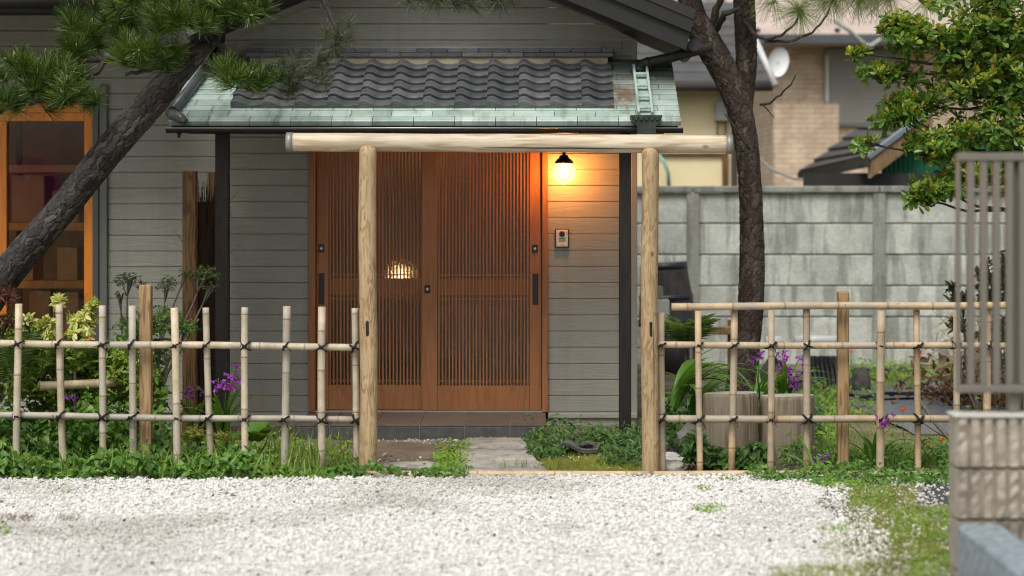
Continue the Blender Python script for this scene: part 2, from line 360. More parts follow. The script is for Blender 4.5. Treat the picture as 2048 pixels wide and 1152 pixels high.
def M_stone():
    m, t, b = nt('white_gravel'); ti = tintattr(t); v = coords(t)
    c = ramp(t, ti, [(0, (.09, .085, .08)), (.012, (.40, .37, .33)), (.05, (.64, .625, .59)), (.3, (.73, .72, .69)), (.7, (.80, .795, .77)), (.97, (.84, .835, .81)), (1, (.60, .50, .38))])
    c = mix(t, 1, c, ramp(t, noise(t, v, .7, 6, .6), [(.36, (.66, .645, .61)), (.52, (1.0,) * 3)]), 'MULTIPLY')
    L(t, c, b.inputs['Base Color']); b.inputs['Roughness'].default_value = .85; return m
MB().add([(-400, -200, 0), (400, -200, 0), (400, 900, 0), (-400, 900, 0)], [(0, 1, 2, 3)]).build('ground', M_ground(), label='brown garden soil with green growth behind the bamboo fences', kind='structure')
MB().add([(-9, 3, .004), (1.2, 3, .004), (1.22, 8.6, .004), (1.38, 9.2, .004), (1.36, 9.8, .004), (1.5, 10.3, .004), (1.42, 11.2, .004), (1.6, 11.9, .004), (1.75, 12.28, .004), (-9, 12.28, .004)], [tuple(range(10))]).build('gravel_yard', M_gravelbase(), label='white gravel yard in front of the gate', kind='structure')
MB().add([(2.05, 9.8, .006), (3.6, 9.8, .006), (3.6, 11.9, .006), (2.12, 11.95, .006), (1.98, 11.2, .006)], [(0, 1, 2, 3, 4)]).build('asphalt_patch', M_plain('asphalt', (.055, .058, .062), .85, .35, 25, bmp=.6, bs=120), label='dark asphalt patch beside the ribbed block wall', kind='structure')

def ico(sub):
    bm = bmesh.new(); bmesh.ops.create_icosphere(bm, subdivisions=sub, radius=1)
    bm.verts.index_update(); V = np.array([v.co for v in bm.verts], np.float32); Fa = np.array([[v.index for v in f.verts] for f in bm.faces], np.int32); bm.free(); return V, Fa
def stones(n, xf, y0, y1, smin, smax, sub=1):
    V0, Fa = ico(sub); y = y0 + (y1 - y0) * RNG.random(n) ** .85
    lo, hi = xf(y); x = lo + (hi - lo) * RNG.random(n)
    s = smin + (smax - smin) * RNG.random(n) ** 2
    A = RNG.normal(size=(n, 3, 3)); Q, _ = np.linalg.qr(A)
    sc = np.stack([s, s * RNG.uniform(.6, 1, n), s * RNG.uniform(.4, .8, n)], -1)
    M = Q * sc[:, None, :]
    V = np.einsum('nij,kj->nki', M, V0); V *= RNG.uniform(.82, 1.12, size=(n, len(V0), 1))
    V[:, :, 2] *= .8; V += np.stack([x, y, .004 + s * RNG.uniform(.1, .75, n)], -1)[:, None, :]
    Fn = Fa[None] + (np.arange(n) * len(V0))[:, None, None]
    tint = np.repeat(RNG.random(n), len(V0)); return V.reshape(-1, 3), Fn.reshape(-1, 3), tint
def gx(y):
    wob = .10 * np.sin(y * 3.1) + .06 * np.sin(y * 7.7) + RNG.standard_t(3, size=len(y)) * .10
    return -(1.35 * y * .21 + .6), np.interp(y, [8.4, 9.6, 10.3, 11.2, 11.9, 12.3], [1.55, 1.72, 1.75, 1.62, 1.75, 1.9]) + wob
V, Fa, ti = stones(56000, gx, 8.3, 12.3, .0045, .0150)
Vb, Fb, tb = stones(2600, lambda y: (gx(y)[1] - .1, gx(y)[1] + .55), 8.3, 12.2, .005, .017)
Fa = np.concatenate([Fa, Fb + len(V)]); V = np.concatenate([V, Vb]); ti = np.concatenate([ti, tb])
m_stone = M_stone()
tag(link('gravel', npmesh('gravel', V, Fa, m_stone, ti)), 'loose white gravel covering the yard before the gate', 'gravel', kind='stuff')

# ------------------------------------------------------------------ house
house = thing('house', 'grey wood-grain sided house with slatted entrance door, tiled porch roof and orange window', 'house', (-.8, 15, 0))
DW, DL = 15.0, 15.4                                 # main wall plane and the wing on the left
XC = X_(450, DW); XR = X_(1271, DW)
dx0, dx1, dz0, dz1 = X_(618, DW), X_(1096, DW), .10, 2.16
wx0, wx1, wz0, wz1 = -5.05, X_(190, DL), .50, Z_(205, DL)
AX, AZ, ASL, AEND = -.76, 3.327, .42, 1.713           # gable apex and slope
HB = .1139
def soff(x): return AZ - ASL * abs(x - AX)
def board(x0, x1, z0, z1, D, x0t=None, x1t=None):
    """one siding board: face, chamfer to the joint above; ends may be cut to the roof slope"""
    x0t = x0 if x0t is None else x0t; x1t = x1 if x1t is None else x1t
    g = .0065
    rows = [(D + .0122, z0 + .001), (D + .001, z0 + .0015), (D, z0 + .003), (D, z1 - g), (D + .003, z1 - .0035), (D + .0122, z1 - .0035)]
    vs = []
    for y, z in rows:
        f = (z - z0) / (z1 - z0); vs += [(x0 + (x0t - x0) * f, y, z), (x1 + (x1t - x1) * f, y, z)]
    n = len(rows); fs = [(2*i, 2*i+1, 2*i+3, 2*i+2) for i in range(n-1)] + [tuple(2*i for i in reversed(range(n))), tuple(2*i+1 for i in range(n))]
    return MB().add(vs, fs).build('siding_board', m_siding, house)
def courses(zref, zlo, zhi):
    z = zref - HB * math.ceil((zref - zlo) / HB) ; out = []
    while z < zhi: out.append((z, z + HB)); z += HB
    return out
for z0, z1 in courses(1.582, .09, 3.25):
    a, c = XC, XR
    xa0, xa1 = a, a; xc0, xc1 = c, c
    def cut(z): return AX - (AZ - z) / ASL, AX + (AZ - z) / ASL
    if z1 > soff(XR):
        l0, r0 = cut(z0); l1, r1 = cut(z1)
        xa0, xa1 = max(a, l0), max(a, l1); xc0, xc1 = min(c, r0), min(c, r1)
    joints = [X_(470, DW), X_(1242, DW)] if z0 > 2.2 else [X_(1242, DW)] if False else []
    segs = []
    if z0 < dz1: segs = [(xa0, xa1, dx0, dx0), (dx1, dx1, xc0, xc1)]
    else:
        j0, j1 = X_(472, DW), X_(1243, DW)
        if xa1 < j0 - .01 and xc0 > j1 + .01: segs = [(xa0, xa1, j0 - .003, j0 - .003), (j0, j0, j1 - .003, j1 - .003), (j1, j1, xc0, xc1)]
        else: segs = [(xa0, xa1, xc0, xc1)]
    for s0, s0t, s1, s1t in segs:
        if s1 - s0 > .02: board(s0, s1, z0, z1, DW, s0t, s1t)
for z0, z1 in courses(1.566, .09, 2.95):
    if z1 > wz0 and z0 < wz1 + .04: board(X_(216, DL), XC + .1, z0, z1, DL)
    else: board(-6.5, XC + .1, z0, z1, DL)
core = MB()
core.box(XC, dx0, DW + .0125, DW + .15, 0, 3.0); core.box(dx1, XR, DW + .0125, DW + .15, 0, 2.72); core.box(dx0, dx1, DW + .0125, DW + .15, dz1, 3.0)
core.box(XC, XC + .15, DW + .16, DL + .16, 0, 2.9)
core.box(wx1 + .1, XC - .003, DL + .0125, DL + .15, 0, 2.9); core.box(-6.5, wx1 + .1, DL + .0125, DL + .15, wz1 + .03, 2.9); core.box(-6.5, wx1 + .1, DL + .0125, DL + .15, 0, wz0 - .02)
core.box(XR - .15, XR - .002, DW + .16, 19, 0, 2.72); core.box(-6.5, XR, 19, 19.15, 0, 2.9); core.box(-6.5, XR - .16, DW + .5, 18.99, 2.5, 2.55)
core.build('wall', m_siding, house)
MB().box(XR - .03, XR + .012, DW - .010, DW + .012, .06, 2.72, .003).build('corner_trim', m_trim, house)
MB().box(dx1 - .0, XR + .012, DW - .022, DW + .011, Z_(836, DW), Z_(826, DW) - .002, .004).build('base_trim', m_trim, house)
MB().box(XC, dx0, DW - .022, DW + .011, Z_(836, DW), Z_(826, DW) - .002, .004).build('base_trim', m_trim, house)
MB().box(-6.4, XC, DL - .022, DL + .011, .055, .088, .004).build('base_trim', m_trim, house)
MB().box(XC, XR, DW + .03, DW + .12, -.1, .05).box(-6.4, XC - .01, DL + .03, DL + .12, -.1, .05).build('foundation', m_found, house)
# trim board above the ridge tiles
MB().box(X_(497, 14.93), X_(1225, 14.93), 14.90, 14.995, Z_(105, 14.9), Z_(95.5, 14.9), .004).build('flashing_board', m_trim, house)
MB().box(X_(497, 14.93) , X_(1202, 14.93), 14.93, 14.995, Z_(95.2, 14.9), Z_(92, 14.9)).build('flashing_strip', m_trim, house)

# window on the left
win = MB()
fy0, fy1 = DL - .05, DL + .10
def frame4(mb, x0, x1, z0, z1, w, y0, y1, c=.004):
    mb.box(x0, x0 + w, y0, y1, z0, z1, c); mb.box(x1 - w, x1, y0, y1, z0, z1, c)
    mb.box(x0 + w + .0005, x1 - w - .0005, y0, y1, z1 - w, z1, c); mb.box(x0 + w + .0005, x1 - w - .0005, y0, y1, z0, z0 + w, c); return mb
window = frame4(win, wx0, wx1, wz0, wz1, .075, fy0 + .03, fy1).build('window', m_win, house)
MB().box(wx0 + .076, wx1 - .076, fy0 + .034, fy1, wz1 - .135, wz1 - .0755, .003).build('window_header', m_win, window)
MB().box(X_(188, DL), X_(200, DL), DL - .055, DL + .011, .3, Z_(186, DL), .003).build('window_casing', m_case, window)
MB().box(X_(200.5, DL), X_(216, DL), DL - .04, DL + .0105, .3, Z_(170, DL), .003).build('window_casing', M_plain('casing_grey', (.13, .14, .13), .4, .08, 3, bmp=.03), window)
MB().box(wx0 - .05, X_(187, DL), DL - .09, DL + .01, wz1 + .004, wz1 + .05, .006).build('window_head', m_trim, window)
MB().box(wx0 - .05, X_(187, DL), DL - .08, DL + .0, wz0 - .06, wz0 - .004, .004).build('window_sill', m_case, window)
MB().box(X_(-8, DL), X_(14, DL), DL - .012, DL + .06, wz0 + .076, wz1 - .1355, .003).build('mullion', m_win, window)
MB().box(X_(0, DL) - .95, X_(0, DL) - .88, DL - .012, DL + .06, wz0 + .076, wz1 - .1355, .003).build('mullion', m_win, window)
m_glass = M_pane('window_glass', (.92, .93, .9), .03)
MB().box(X_(14.5, DL), wx1 - .0755, DL + .02, DL + .026, wz0 + .0755, wz1 - .136).build('pane', m_glass, window)
MB().box(X_(0, DL) - .879, X_(-8.5, DL), DL + .02, DL + .026, wz0 + .0755, wz1 - .136).build('pane', m_glass, window)
# room behind the window, left wall omitted to let extra daylight in
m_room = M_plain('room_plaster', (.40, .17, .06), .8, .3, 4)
m_roomfloor = M_wood('room_floor', (.22, .10, .04), (.15, .06, .02), 'X', .4, 5, .05)
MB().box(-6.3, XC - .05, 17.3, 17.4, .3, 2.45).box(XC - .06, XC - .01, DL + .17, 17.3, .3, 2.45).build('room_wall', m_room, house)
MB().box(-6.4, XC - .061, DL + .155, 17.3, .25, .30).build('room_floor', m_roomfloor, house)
m_card = M_plain('cardboard', (.55, .24, .085), .8, .15, 5, per=.3)
m_lid = M_plain('box_tape', (.42, .27, .13), .5, .1, 9)
def crate(x0, x1, y0, d, z0, z1, label):
    o = thing('cardboard_box', label, 'box', ((x0 + x1) / 2, y0, z0), 'boxes behind the window')
    MB().box(x0, x1, y0, y0 + d, z0, z1, .004).build('carton', m_card, o)
    MB().box((x0 + x1) / 2 - .02, (x0 + x1) / 2 + .02, y0 - .002, y0 + d + .002, z1 - .05, z1 + .002).build('tape', m_lid, o)
sh = thing('storage_shelf', 'dark wooden shelf rack inside the room behind the window', 'shelf', (-3.9, 16.3, .3))
for zz in (.62, .98, 1.42, 1.86): MB().box(-5.2, -3.1, 16.2, 16.7, zz - .06, zz, .003).build('shelf_board', m_win, sh)
for xx in (-5.2, -4.15, -3.14): MB().box(xx, xx + .04, 16.71, 16.75, .3, 2.2).build('upright', m_brown, sh)
for i, (a, b_, zz, h, lb) in enumerate([(27, 92, 1.42, .36, 'orange-brown box on upper shelf, beside the pine trunk'), (108, 160, 1.42, .24, 'small brown box on upper shelf near window jamb'), (62, 104, .62, .28, 'brown box low behind window, left of the pair'), (110, 160, .62, .27, 'brown box low behind window, right of the pair'), (20, 70, .98, .2, 'brown box half hidden behind leaning pine trunk'), (118, 158, .98, .25, 'wide brown box on middle shelf behind window')]):
    crate(X_(a, 16.3), X_(b_, 16.3), 16.24, .34, zz + .001, zz + h, lb)
MB().box(-6.4, XC - .06, DL + .155, 17.3, 2.46, 2.49).build('room_ceiling', m_room, house)

# entrance: jambs, two sliding panels, glass
m_frost = M_frost('patterned_glass', (.95, .95, .93), .09)
jamb = MB(); jamb.box(dx0, X_(631, DW), DW - .035, DW + .12, .1, dz1, .004)
jamb.box(X_(1084, DW), dx1, DW - .035, DW + .12, .1, dz1, .004); jamb.box(X_(631, DW) + .0005, X_(1084, DW) - .0005, DW - .03, DW + .12, dz1 - .08, dz1, .004)
dframe = jamb.build('door_frame', m_door, house)
MB().box(X_(631, DW), X_(1084, DW), DW - .03, DW + .10, .1005, .112).build('threshold', m_alu, dframe)
def panel(px0, px1, s0, s1, D, nsl):
    """one sliding leaf: stiles, rails, slats, glass"""
    x0, x1, a, b_ = X_(px0, DW), X_(px1, DW), X_(s0, DW), X_(s1, DW)
    zt = 2.075; mb = MB()
    mb.box(x0, a, D - .018, D + .018, .113, zt, .003); mb.box(b_, x1, D - .018, D + .018, .113, zt, .003)
    mb.box(a + .0004, b_ - .0004, D - .0175, D + .0175, .113, Z_(771, DW), .003); mb.box(a + .0004, b_ - .0004, D - .0175, D + .0175, zt - .09, zt, .003)
    pn = mb.build('sliding_door', m_door, house)
    MB().box(a + .0006, b_ - .0006, D - .004, D + .012, Z_(590, DW), Z_(557, DW), .002).build('middle_rail', m_door, pn)
    for py in (550, 598): MB().box(a + .0006, b_ - .0006, D - .006, D + .004, Z_(py + 1.5, DW), Z_(py - 1.5, DW)).build('cross_bar', m_door, pn)
    MB().box(a + .0006, b_ - .0006, D - .006, D + .004, Z_(764, DW), Z_(761, DW)).build('cross_bar', m_door, pn)
    p = (b_ - a) / nsl; w = p * .46
    me = MB().box(-w / 2, w / 2, D - .016, D - .0065, Z_(771, DW) + .0004, zt - .0905, .0012).mesh('slat', m_door)
    for i in range(nsl):
        o = link('slat', me, pn); o.location.x += a + p * (i + .5)
    MB().box(a + .0006, b_ - .0006, D + .0125, D + .0165, Z_(770, DW), zt - .0912).build('pane', m_frost, pn)
    return pn
pl = panel(632, 872, 656, 846, DW + .05, 27); pr = panel(844, 1083, 875, 1059, DW + .004, 27)
def lock(px, py, D, par):
    mb = MB().box(X_(px - 5.5, DW), X_(px + 5.5, DW), D - .026, D - .0185, Z_(py + 8, DW), Z_(py - 8, DW), .003)
    o = mb.build('lock', m_black, par)
    c = Vector((X_(px, DW), D - .026, Z_(py, DW))); MB().tube([c, c - Vector((0, .004, 0))], .009, 12).tube([c - Vector((0, .004, 0)), c - Vector((0, .0055, 0))], .004, 8).build('key_cylinder', m_alu, par)
def handle(px, y0, y1, D, par):
    MB().box(X_(px - 5.5, DW), X_(px + 5.5, DW), D - .024, D - .0185, Z_(y1, DW), Z_(y0, DW), .003).build('pull_handle', m_black, par)
lock(642, 497, DW + .05, pl); handle(642, 547, 609, DW + .05, pl); lock(855, 578, DW + .004, pr); lock(1070, 497, DW + .004, pr); handle(1071, 547, 609, DW + .004, pr)
# entrance hall behind the door
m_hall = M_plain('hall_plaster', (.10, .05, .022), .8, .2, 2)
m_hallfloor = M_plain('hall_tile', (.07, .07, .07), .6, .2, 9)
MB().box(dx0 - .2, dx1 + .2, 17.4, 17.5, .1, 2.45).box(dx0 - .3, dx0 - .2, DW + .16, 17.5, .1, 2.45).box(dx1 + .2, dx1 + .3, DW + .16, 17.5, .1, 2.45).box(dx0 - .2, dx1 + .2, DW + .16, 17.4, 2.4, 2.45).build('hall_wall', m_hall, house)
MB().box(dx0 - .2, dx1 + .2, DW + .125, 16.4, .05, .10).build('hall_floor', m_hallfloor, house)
MB().box(dx0 - .2, dx1 + .2, 16.401, 17.4, .05, .42, .01).build('raised_floor', m_brown, house)
cab = thing('shoe_cabinet', 'orange wooden cabinet dimly seen through the right door panel', 'cabinet', (-.3, 16.6, .42))
MB().box(X_(890, 16.6), X_(1010, 16.6), 16.55, 16.9, .421, Z_(628, 16.6), .008).build('carcass', m_win, cab)
MB().box(X_(886, 16.6), X_(1014, 16.6), 16.53, 16.91, Z_(628, 16.6) + .001, Z_(622, 16.6), .004).build('top', m_win, cab)
cab2 = thing('wall_cabinet', 'warm lit wooden wall cabinet behind the left door panel', 'cabinet', (-1.3, 16.9, .42))
MB().box(X_(760, 16.8), X_(842, 16.8), 16.9, 17.3, .421, Z_(592, 16.8), .008).build('carcass', m_win, cab2)
MB().box(X_(757, 16.8), X_(845, 16.8), 16.88, 17.3, Z_(592, 16.8) + .001, Z_(586, 16.8), .004).build('top', m_win, cab2)
lan = thing('table_lamp', 'small lit table lamp glowing behind the left door panel', 'lamp', (X_(800, 16.95), 17.05, Z_(586, 16.8)))
c = Vector((X_(800, 17), 17.05, 0)); zb = Z_(586, 16.8) + .001
MB().tube([c + Vector((0, 0, zb)), c + Vector((0, 0, zb + .02)), c + Vector((0, 0, zb + .021)), c + Vector((0, 0, zb + .09))], [.05, .05, .012, .012], 14).build('base', m_brown, lan)
MB().tube([c + Vector((0, 0, zb + .09)), c + Vector((0, 0, zb + .15))], [.05, .042], 18).build('lamp_shade', M_emit('lamp_shade_lit', (1.0, .62, .28), 9), lan)
cl = thing('hall_fill_light', 'added unseen ceiling globe casting warm fill light into the entrance hall', 'lamp', (-1.05, 16.95, 2.4))  # unseen globe added to light the hall behind the door
MB().tube([(-1.05, 16.95, 2.399), (-1.05, 16.95, 2.37)], .07, 16).build('base', m_brown, cl)
_p = [Vector((-1.05, 16.95, 2.29 + .08 * math.cos(math.pi * (i + .5) / 8))) for i in range(8)]
MB().tube(_p, [.08 * math.sin(math.pi * (i + .5) / 8) for i in range(8)], 18).build('globe', M_emit('hall_fill_glow', (1.0, .46, .15), 62), cl)

# step of dark tiles
SF = 14.15; st_x0, st_x1 = -1.66, .007
step = MB().box(st_x0 + .004, st_x1 - .004, SF + .006, DW - .036, -.05, .093).build('entrance_step', m_grout, house)
xs = [st_x0] + [x for x in [-.234 - .3 * i for i in range(4, -1, -1)] if st_x0 + .05 < x] + [st_x1]
for a, b_ in zip(xs[:-1], xs[1:]):
    MB().box(a + .0025, b_ - .0025, SF, DW - .0365, .088, .1, .002).build('tile', m_steptile, step)
    MB().box(a + .0025, b_ - .0025, SF - .001, SF + .012, -.02, .0845, .002).build('face_tile', m_stepface, step)

# porch roof
YE, ZE, SL = 13.9, 2.106, .45                        # eave of the copper skirt
ANG = math.atan(SL); cs, sn = math.cos(ANG), math.sin(ANG)
def rz(y): return ZE + SL * (y - YE)
rx0, rx1 = -2.46, .889
roof = MB().prismx([(YE + .02, ZE - .012), (DW - .005, rz(DW) - .022), (DW - .005, rz(DW) - .10), (YE + .02, ZE - .055)], rx0 + .02, rx1 - .02).build('porch_roof', m_soffit, house)
row = .0965
def RM(x, s, lift): return Matrix.Translation((x, YE + s * cs, ZE + s * sn)) @ Matrix.Rotation(ANG, 4, 'X') @ Matrix.Translation((0, 0, lift))
nrow = 12; sw = .268
def sheet(x0, x1, r):
    s0 = r * row; dirty = max(0, (r - 2) / 6) if x0 > .3 else (max(0, (r - 7) / 6))
    M = RM(0, s0, 0)
    mb = MB(); g = .0021
    vs = [(x0 + g, -.004, -.011), (x1 - g, -.004, -.011), (x1 - g, -.004, .003), (x0 + g, -.004, .003), (x0 + g, .004, .007), (x1 - g, .004, .007), (x1 - g, row + .004, -.003), (x0 + g, row + .004, -.003), (x0 + g, row + .004, -.011), (x1 - g, row + .004, -.011)]
    fs = [(0, 1, 2, 3), (3, 2, 5, 4), (4, 5, 6, 7), (7, 6, 9, 8), (0, 3, 4, 7, 8), (1, 9, 6, 5, 2)]
    if r == 0: vs[0] = (x0 + g, -.004, -.028); vs[1] = (x1 - g, -.004, -.028)
    t_ = min(.95, dirty * random.uniform(.6, 1.15)) if dirty > 0 else random.uniform(0, .06)
    mb.add([M @ Vector(v) for v in vs], fs, t_); mb.build('copper_sheet', m_copper, roof)
for r in range(nrow):
    spans = [(rx0, rx1)] if r < 3 else [(rx0, -2.02), (.40, rx1)]
    off = (r % 2) * sw * .47 + random.uniform(-.02, .02)
    cutl = [rx0 + off + sw * i for i in range(-1, 15)]
    for a, b_ in spans:
        cc = [a] + [c_ for c_ in cutl if a + .03 < c_ < b_ - .03] + [b_]
        for p_, q_ in zip(cc[:-1], cc[1:]): sheet(p_, q_, r)
# pantiles
tx0, tx1, tw, ex = -2.08, .457, 2.537 / 12, .137
TS = 14.1; s_t = (TS - YE) / cs
def prof(u):                                         # crest on the left, wide trough on the right
    return .023 * math.exp(-((u - .17) / .20) ** 2) - .012 * math.exp(-((u - .67) / .28) ** 2)
def tile_mesh(eave):
    n = 21; us = [.0 + 1.0 * i / (n - 1) for i in range(n)]; Lt = ex + .03; th = .017
    top0 = [(u * tw, 0, prof(u) + .030) for u in us]; top1 = [(u * tw, Lt, prof(u) + .008) for u in us]
    edge = [(u * tw, .006, prof(u) + .0325) for u in us]
    bot = [(u * tw, 0.004, (prof(u) + .030 - th) if not eave else -.012) for u in us]
    vs = top0 + edge + top1 + bot
    fs = [(i, i + 1, n + i + 1, n + i) for i in range(n - 1)] + [(n + i, n + i + 1, 2 * n + i + 1, 2 * n + i) for i in range(n - 1)] + [(3 * n + i, 3 * n + i + 1, i + 1, i) for i in range(n - 1)]
    fs += [(3 * n, 0, n, 2 * n), (4 * n - 1, 3 * n - 1, 2 * n - 1, n - 1)]
    mb = MB().add(vs, fs, 0, False); me = mb.mesh('roof_tile', m_tile)
    for p_ in me.polygons: p_.use_smooth = p_.index >= n - 1 and p_.index < 2 * (n - 1)
    return me
me_t, me_e = tile_mesh(False), tile_mesh(True)
for r in range(6):
    for c_ in range(12):
        o = link('eave_tile' if r == 0 else 'roof_tile', me_e if r == 0 else me_t, roof)
        o.matrix_local = RM(tx0 + c_ * tw + random.uniform(-.002, .002), s_t + r * ex, .006 + random.uniform(-.0015, .0015)) @ Matrix.Rotation(random.uniform(-.008, .008), 4, 'Z')
ytop = TS + 6 * ex * cs
# half-moon plaster and two courses of flat ridge tiles
MB().box(tx0 + .02, tx1 - .02, ytop + .0, DW - .006, rz(ytop) - .02, rz(ytop) + .055).build('plaster_infill', m_plaster, roof)
for i in range(2):
    z0 = rz(ytop) + .056 + i * .034; a = tx0 - .005 - (.1 if i else 0); y0 = ytop - .02 + i * .03
    while a < tx1 + .0:
        b_ = min(a + .215, tx1 + .02); a_ = max(a, tx0 - .005)
        if b_ - a_ > .02: MB().box(a_ + .001, b_ - .001, y0 + random.uniform(0, .004), DW - .003 - .09 * (1 - i) * 0, z0, z0 + .031, .003).build('ridge_tile', m_tile, roof)
        a += .215
# left verge roll and its round end tile
P0, P1 = Vector((-2.44, YE + .06, rz(YE + .06) + .045)), Vector((-2.30, DW - .02, rz(DW - .02) + .045))
MB().tube([P0, P0.lerp(P1, .5) + Vector((0, 0, -.006)), P1], .034, 14).build('verge_roll', m_tile, roof)
e0 = Vector((-2.46, YE + .05, rz(YE) + .055))
MB().tube([e0, e0 + Vector((.03, -.035, -.01)), e0 + Vector((.09, -.075, -.035)), e0 + Vector((.125, -.09, -.055))], [.030, .036, .032, .018], 14).build('verge_end_tile', m_tile, roof)
# eave board, gutter, beam
MB().box(rx0 + .03, rx1 - .03, YE + .03, YE + .06, ZE - .075, ZE - .03).build('eave_board', m_soffit, house)
gut = MB(); gy, gz, gr = YE - .03, 2.058, .030; ga, gb = X_(333, gy), X_(1366, gy)
seg = 10; inner = []
for x in (ga, gb):
    for rr in (gr, gr - .006):
        for i in range(seg + 1):
            a = math.pi + math.pi * i / seg; gut.v.append((x, gy + rr * math.cos(a), gz + rr * math.sin(a)))
gut.t = [0] * len(gut.v); n1 = seg + 1
for i in range(seg):
    gut.f += [(i + 1, i, 2 * n1 + i, 2 * n1 + i + 1), (n1 + i, n1 + i + 1, 3 * n1 + i + 1, 3 * n1 + i), (i, i + 1, n1 + i + 1, n1 + i), (2 * n1 + i + 1, 2 * n1 + i, 3 * n1 + i, 3 * n1 + i + 1)]
gut.f += [(0, n1, 3 * n1, 2 * n1), (seg, 2 * n1 + seg, 3 * n1 + seg, n1 + seg)]; gut.sm = [False] * len(gut.f)
gutter = gut.build('gutter', m_black, house)
MB().tube([(ga, gy - gr - .001, gz + .003), (gb, gy - gr - .001, gz + .003)], .0042, 8).build('gutter_lip', m_alu, gutter)
for px in (358, 560, 760, 960, 1160): MB().box(X_(px, gy) - .006, X_(px, gy) + .006, gy - .05, gy + .06, gz - gr - .008, gz - gr - .002).build('gutter_bracket', m_black, gutter)
MB().tube([(X_(358, gy), gy, gz - gr), (X_(358, gy), gy, gz - gr - .03)], [.012, .008], 8).build('outlet_stub', m_black, gutter)
MB().box(rx0 + .1, rx1 - .1, 14.06, 14.16, 2.032, 2.09, .004).build('porch_beam', m_dark, house)
for i in range(9): MB().box(-2.3 + i * .38, -2.25 + i * .38, 14.0, DW - .003, 0, .045, M=Matrix.Translation((0, 0, 0)) @ Matrix(((1, 0, 0, 0), (0, 1, 0, 0), (0, SL, 1, ZE - .102 - SL * YE), (0, 0, 0, 1)))).build('rafter', m_dark, house)
MB().box(X_(432, 14.1), X_(458, 14.1), 14.06, 14.15, .04, 2.031, .004).build('porch_post', m_dark, house)
MB().box(X_(1238, 14.1), X_(1262, 14.1), 14.06, 14.15, .05, 2.031, .004).build('porch_post', m_grey_post, house)
for px in (445, 1250):
    q = X_(px, 14.1); MB().prism([(q - .085, -.02), (q + .085, -.02), (q + .065, .05), (q - .065, .05)], 14.02, 14.19).build('post_footing', m_found, house)
# rain chute on the copper, hopper, bent downpipe
ch = MB(); chm = RM(0, 0, .012)
for px0, px1 in ((1268, 1272), (1295, 1298)):
    pts = [W(px0, 142, 14.78), W((px0 + px1) / 2 , 228, 14.02)]
xl, xr_ = X_(1271, 14.4), X_(1297, 14.4)
for xx in (xl, xr_): ch.box(xx - .008, xx + .008, .02, .90, 0, .05, M=chm)
ch.box(xl + .008, xr_ - .008, .02, .9, .001, .006, M=chm)
for s_ in (.10, .30, .50, .72): ch.box(xl + .008, xr_ - .008, s_, s_ + .035, .035, .045, M=chm)
ch.build('rain_chute', m_copper, house)
hx, hz = X_(1292, 13.86), Z_(250, 13.86)
hp = MB(); hp.prism([(hx - .095, hz + .055), (hx - .095, hz + .025), (hx - .06, hz - .01), (hx - .06, hz - .055), (hx + .06, hz - .055), (hx + .06, hz - .01), (hx + .095, hz + .025), (hx + .095, hz + .055)], 13.79, 13.93)
hp.box(hx - .102, hx + .102, 13.783, 13.937, hz + .046, hz + .062)
for i in range(5): hp.tube([(hx - .07 + i * .035, 13.786, hz + .04), (hx - .07 + i * .035, 13.776, hz + .04)], .012, 8)
hp.build('rain_hopper', M_plain('dark_copper', (.035, .05, .042), .5, .4, 14, metal=.3), house)
pp = [W(1425, 93, 14.62), W(1345, 114, 14.66), W(1300, 124, 14.68), W(1284, 130, 14.68), W(1279, 139, 14.66), W(1279, 146, 14.64)]
MB().tube(pp, .035, 12).tube([pp[3].lerp(pp[2], .2), pp[2]], .041, 12).build('bent_downpipe', m_soffit, house)
# main gable roof
YG = 14.4
def slope_strip(sgn, off0, off1, y0, y1, ext=0.0):
    pts = []
    for f in (0, 1):
        xx = AX + sgn * (AEND + ext) * f; zz = AZ - ASL * (AEND + ext) * f; pts.append((xx, zz))
    (xa, za), (xb, zb_) = pts
    poly = [(xa, za + off0), (xb, zb_ + off0), (xb + sgn * .05 * (off1 - off0) / .2, zb_ + off1), (xa, za + off1)]
    return MB().prism(poly if sgn > 0 else poly[::-1], y0, y1)
gab = slope_strip(1, .012, .06, YG + .07, 15.45, .02).build('main_roof', m_soffit, house)
slope_strip(1, 0, .13, YG, YG + .03).build('barge_board', m_fascia, gab); slope_strip(1, .131, .225, YG - .03, YG + .03, .03).build('barge_board', m_fascia, gab)
m_bl = M_plain('pale_barge', (.14, .15, .15), .5, .1, 3)
slope_strip(-1, .06, .1, YG + .07, 19.2, -.04).build('soffit_slope', m_soffit, gab)
slope_strip(-1, .07, .225, YG, YG + .03, -.06).build('barge_board', m_bl, gab)
slope_strip(1, .226, .29, YG - .04, 15.5, .05).build('roof_covering', m_soffit, gab); slope_strip(-1, .226, .29, YG - .04, 19.2, -.02).build('roof_covering', m_soffit, gab)
gx_ = AX + AEND; gzz = AZ - ASL * AEND
MB().tube([(gx_ + .06, YG + .05, gzz + .04), (gx_ + .06, 15.5, gzz + .03)], .045, 10).build('side_gutter', m_soffit, gab)
# eave of the left wing
MB().box(-6.6, XC - .35, 14.35, DL + 3, 2.93, 3.0).build('wing_soffit', m_soffit, house)
MB().box(-6.6, XC - .35, 14.3, 14.349, 2.86, 3.06).build('wing_fascia', m_soffit, house)
MB().tube([(-6.6, 14.25, 2.93), (XC - .35, 14.25, 2.93)], .05, 10).build('wing_gutter', m_soffit, house)
# black air vent slot under the right wall, small meter boxes round the corner
MB().box(dx1 + .05, XR - .1, DW + .026, DW + .0295, .02, .052).build('vent_slot', m_black, house)

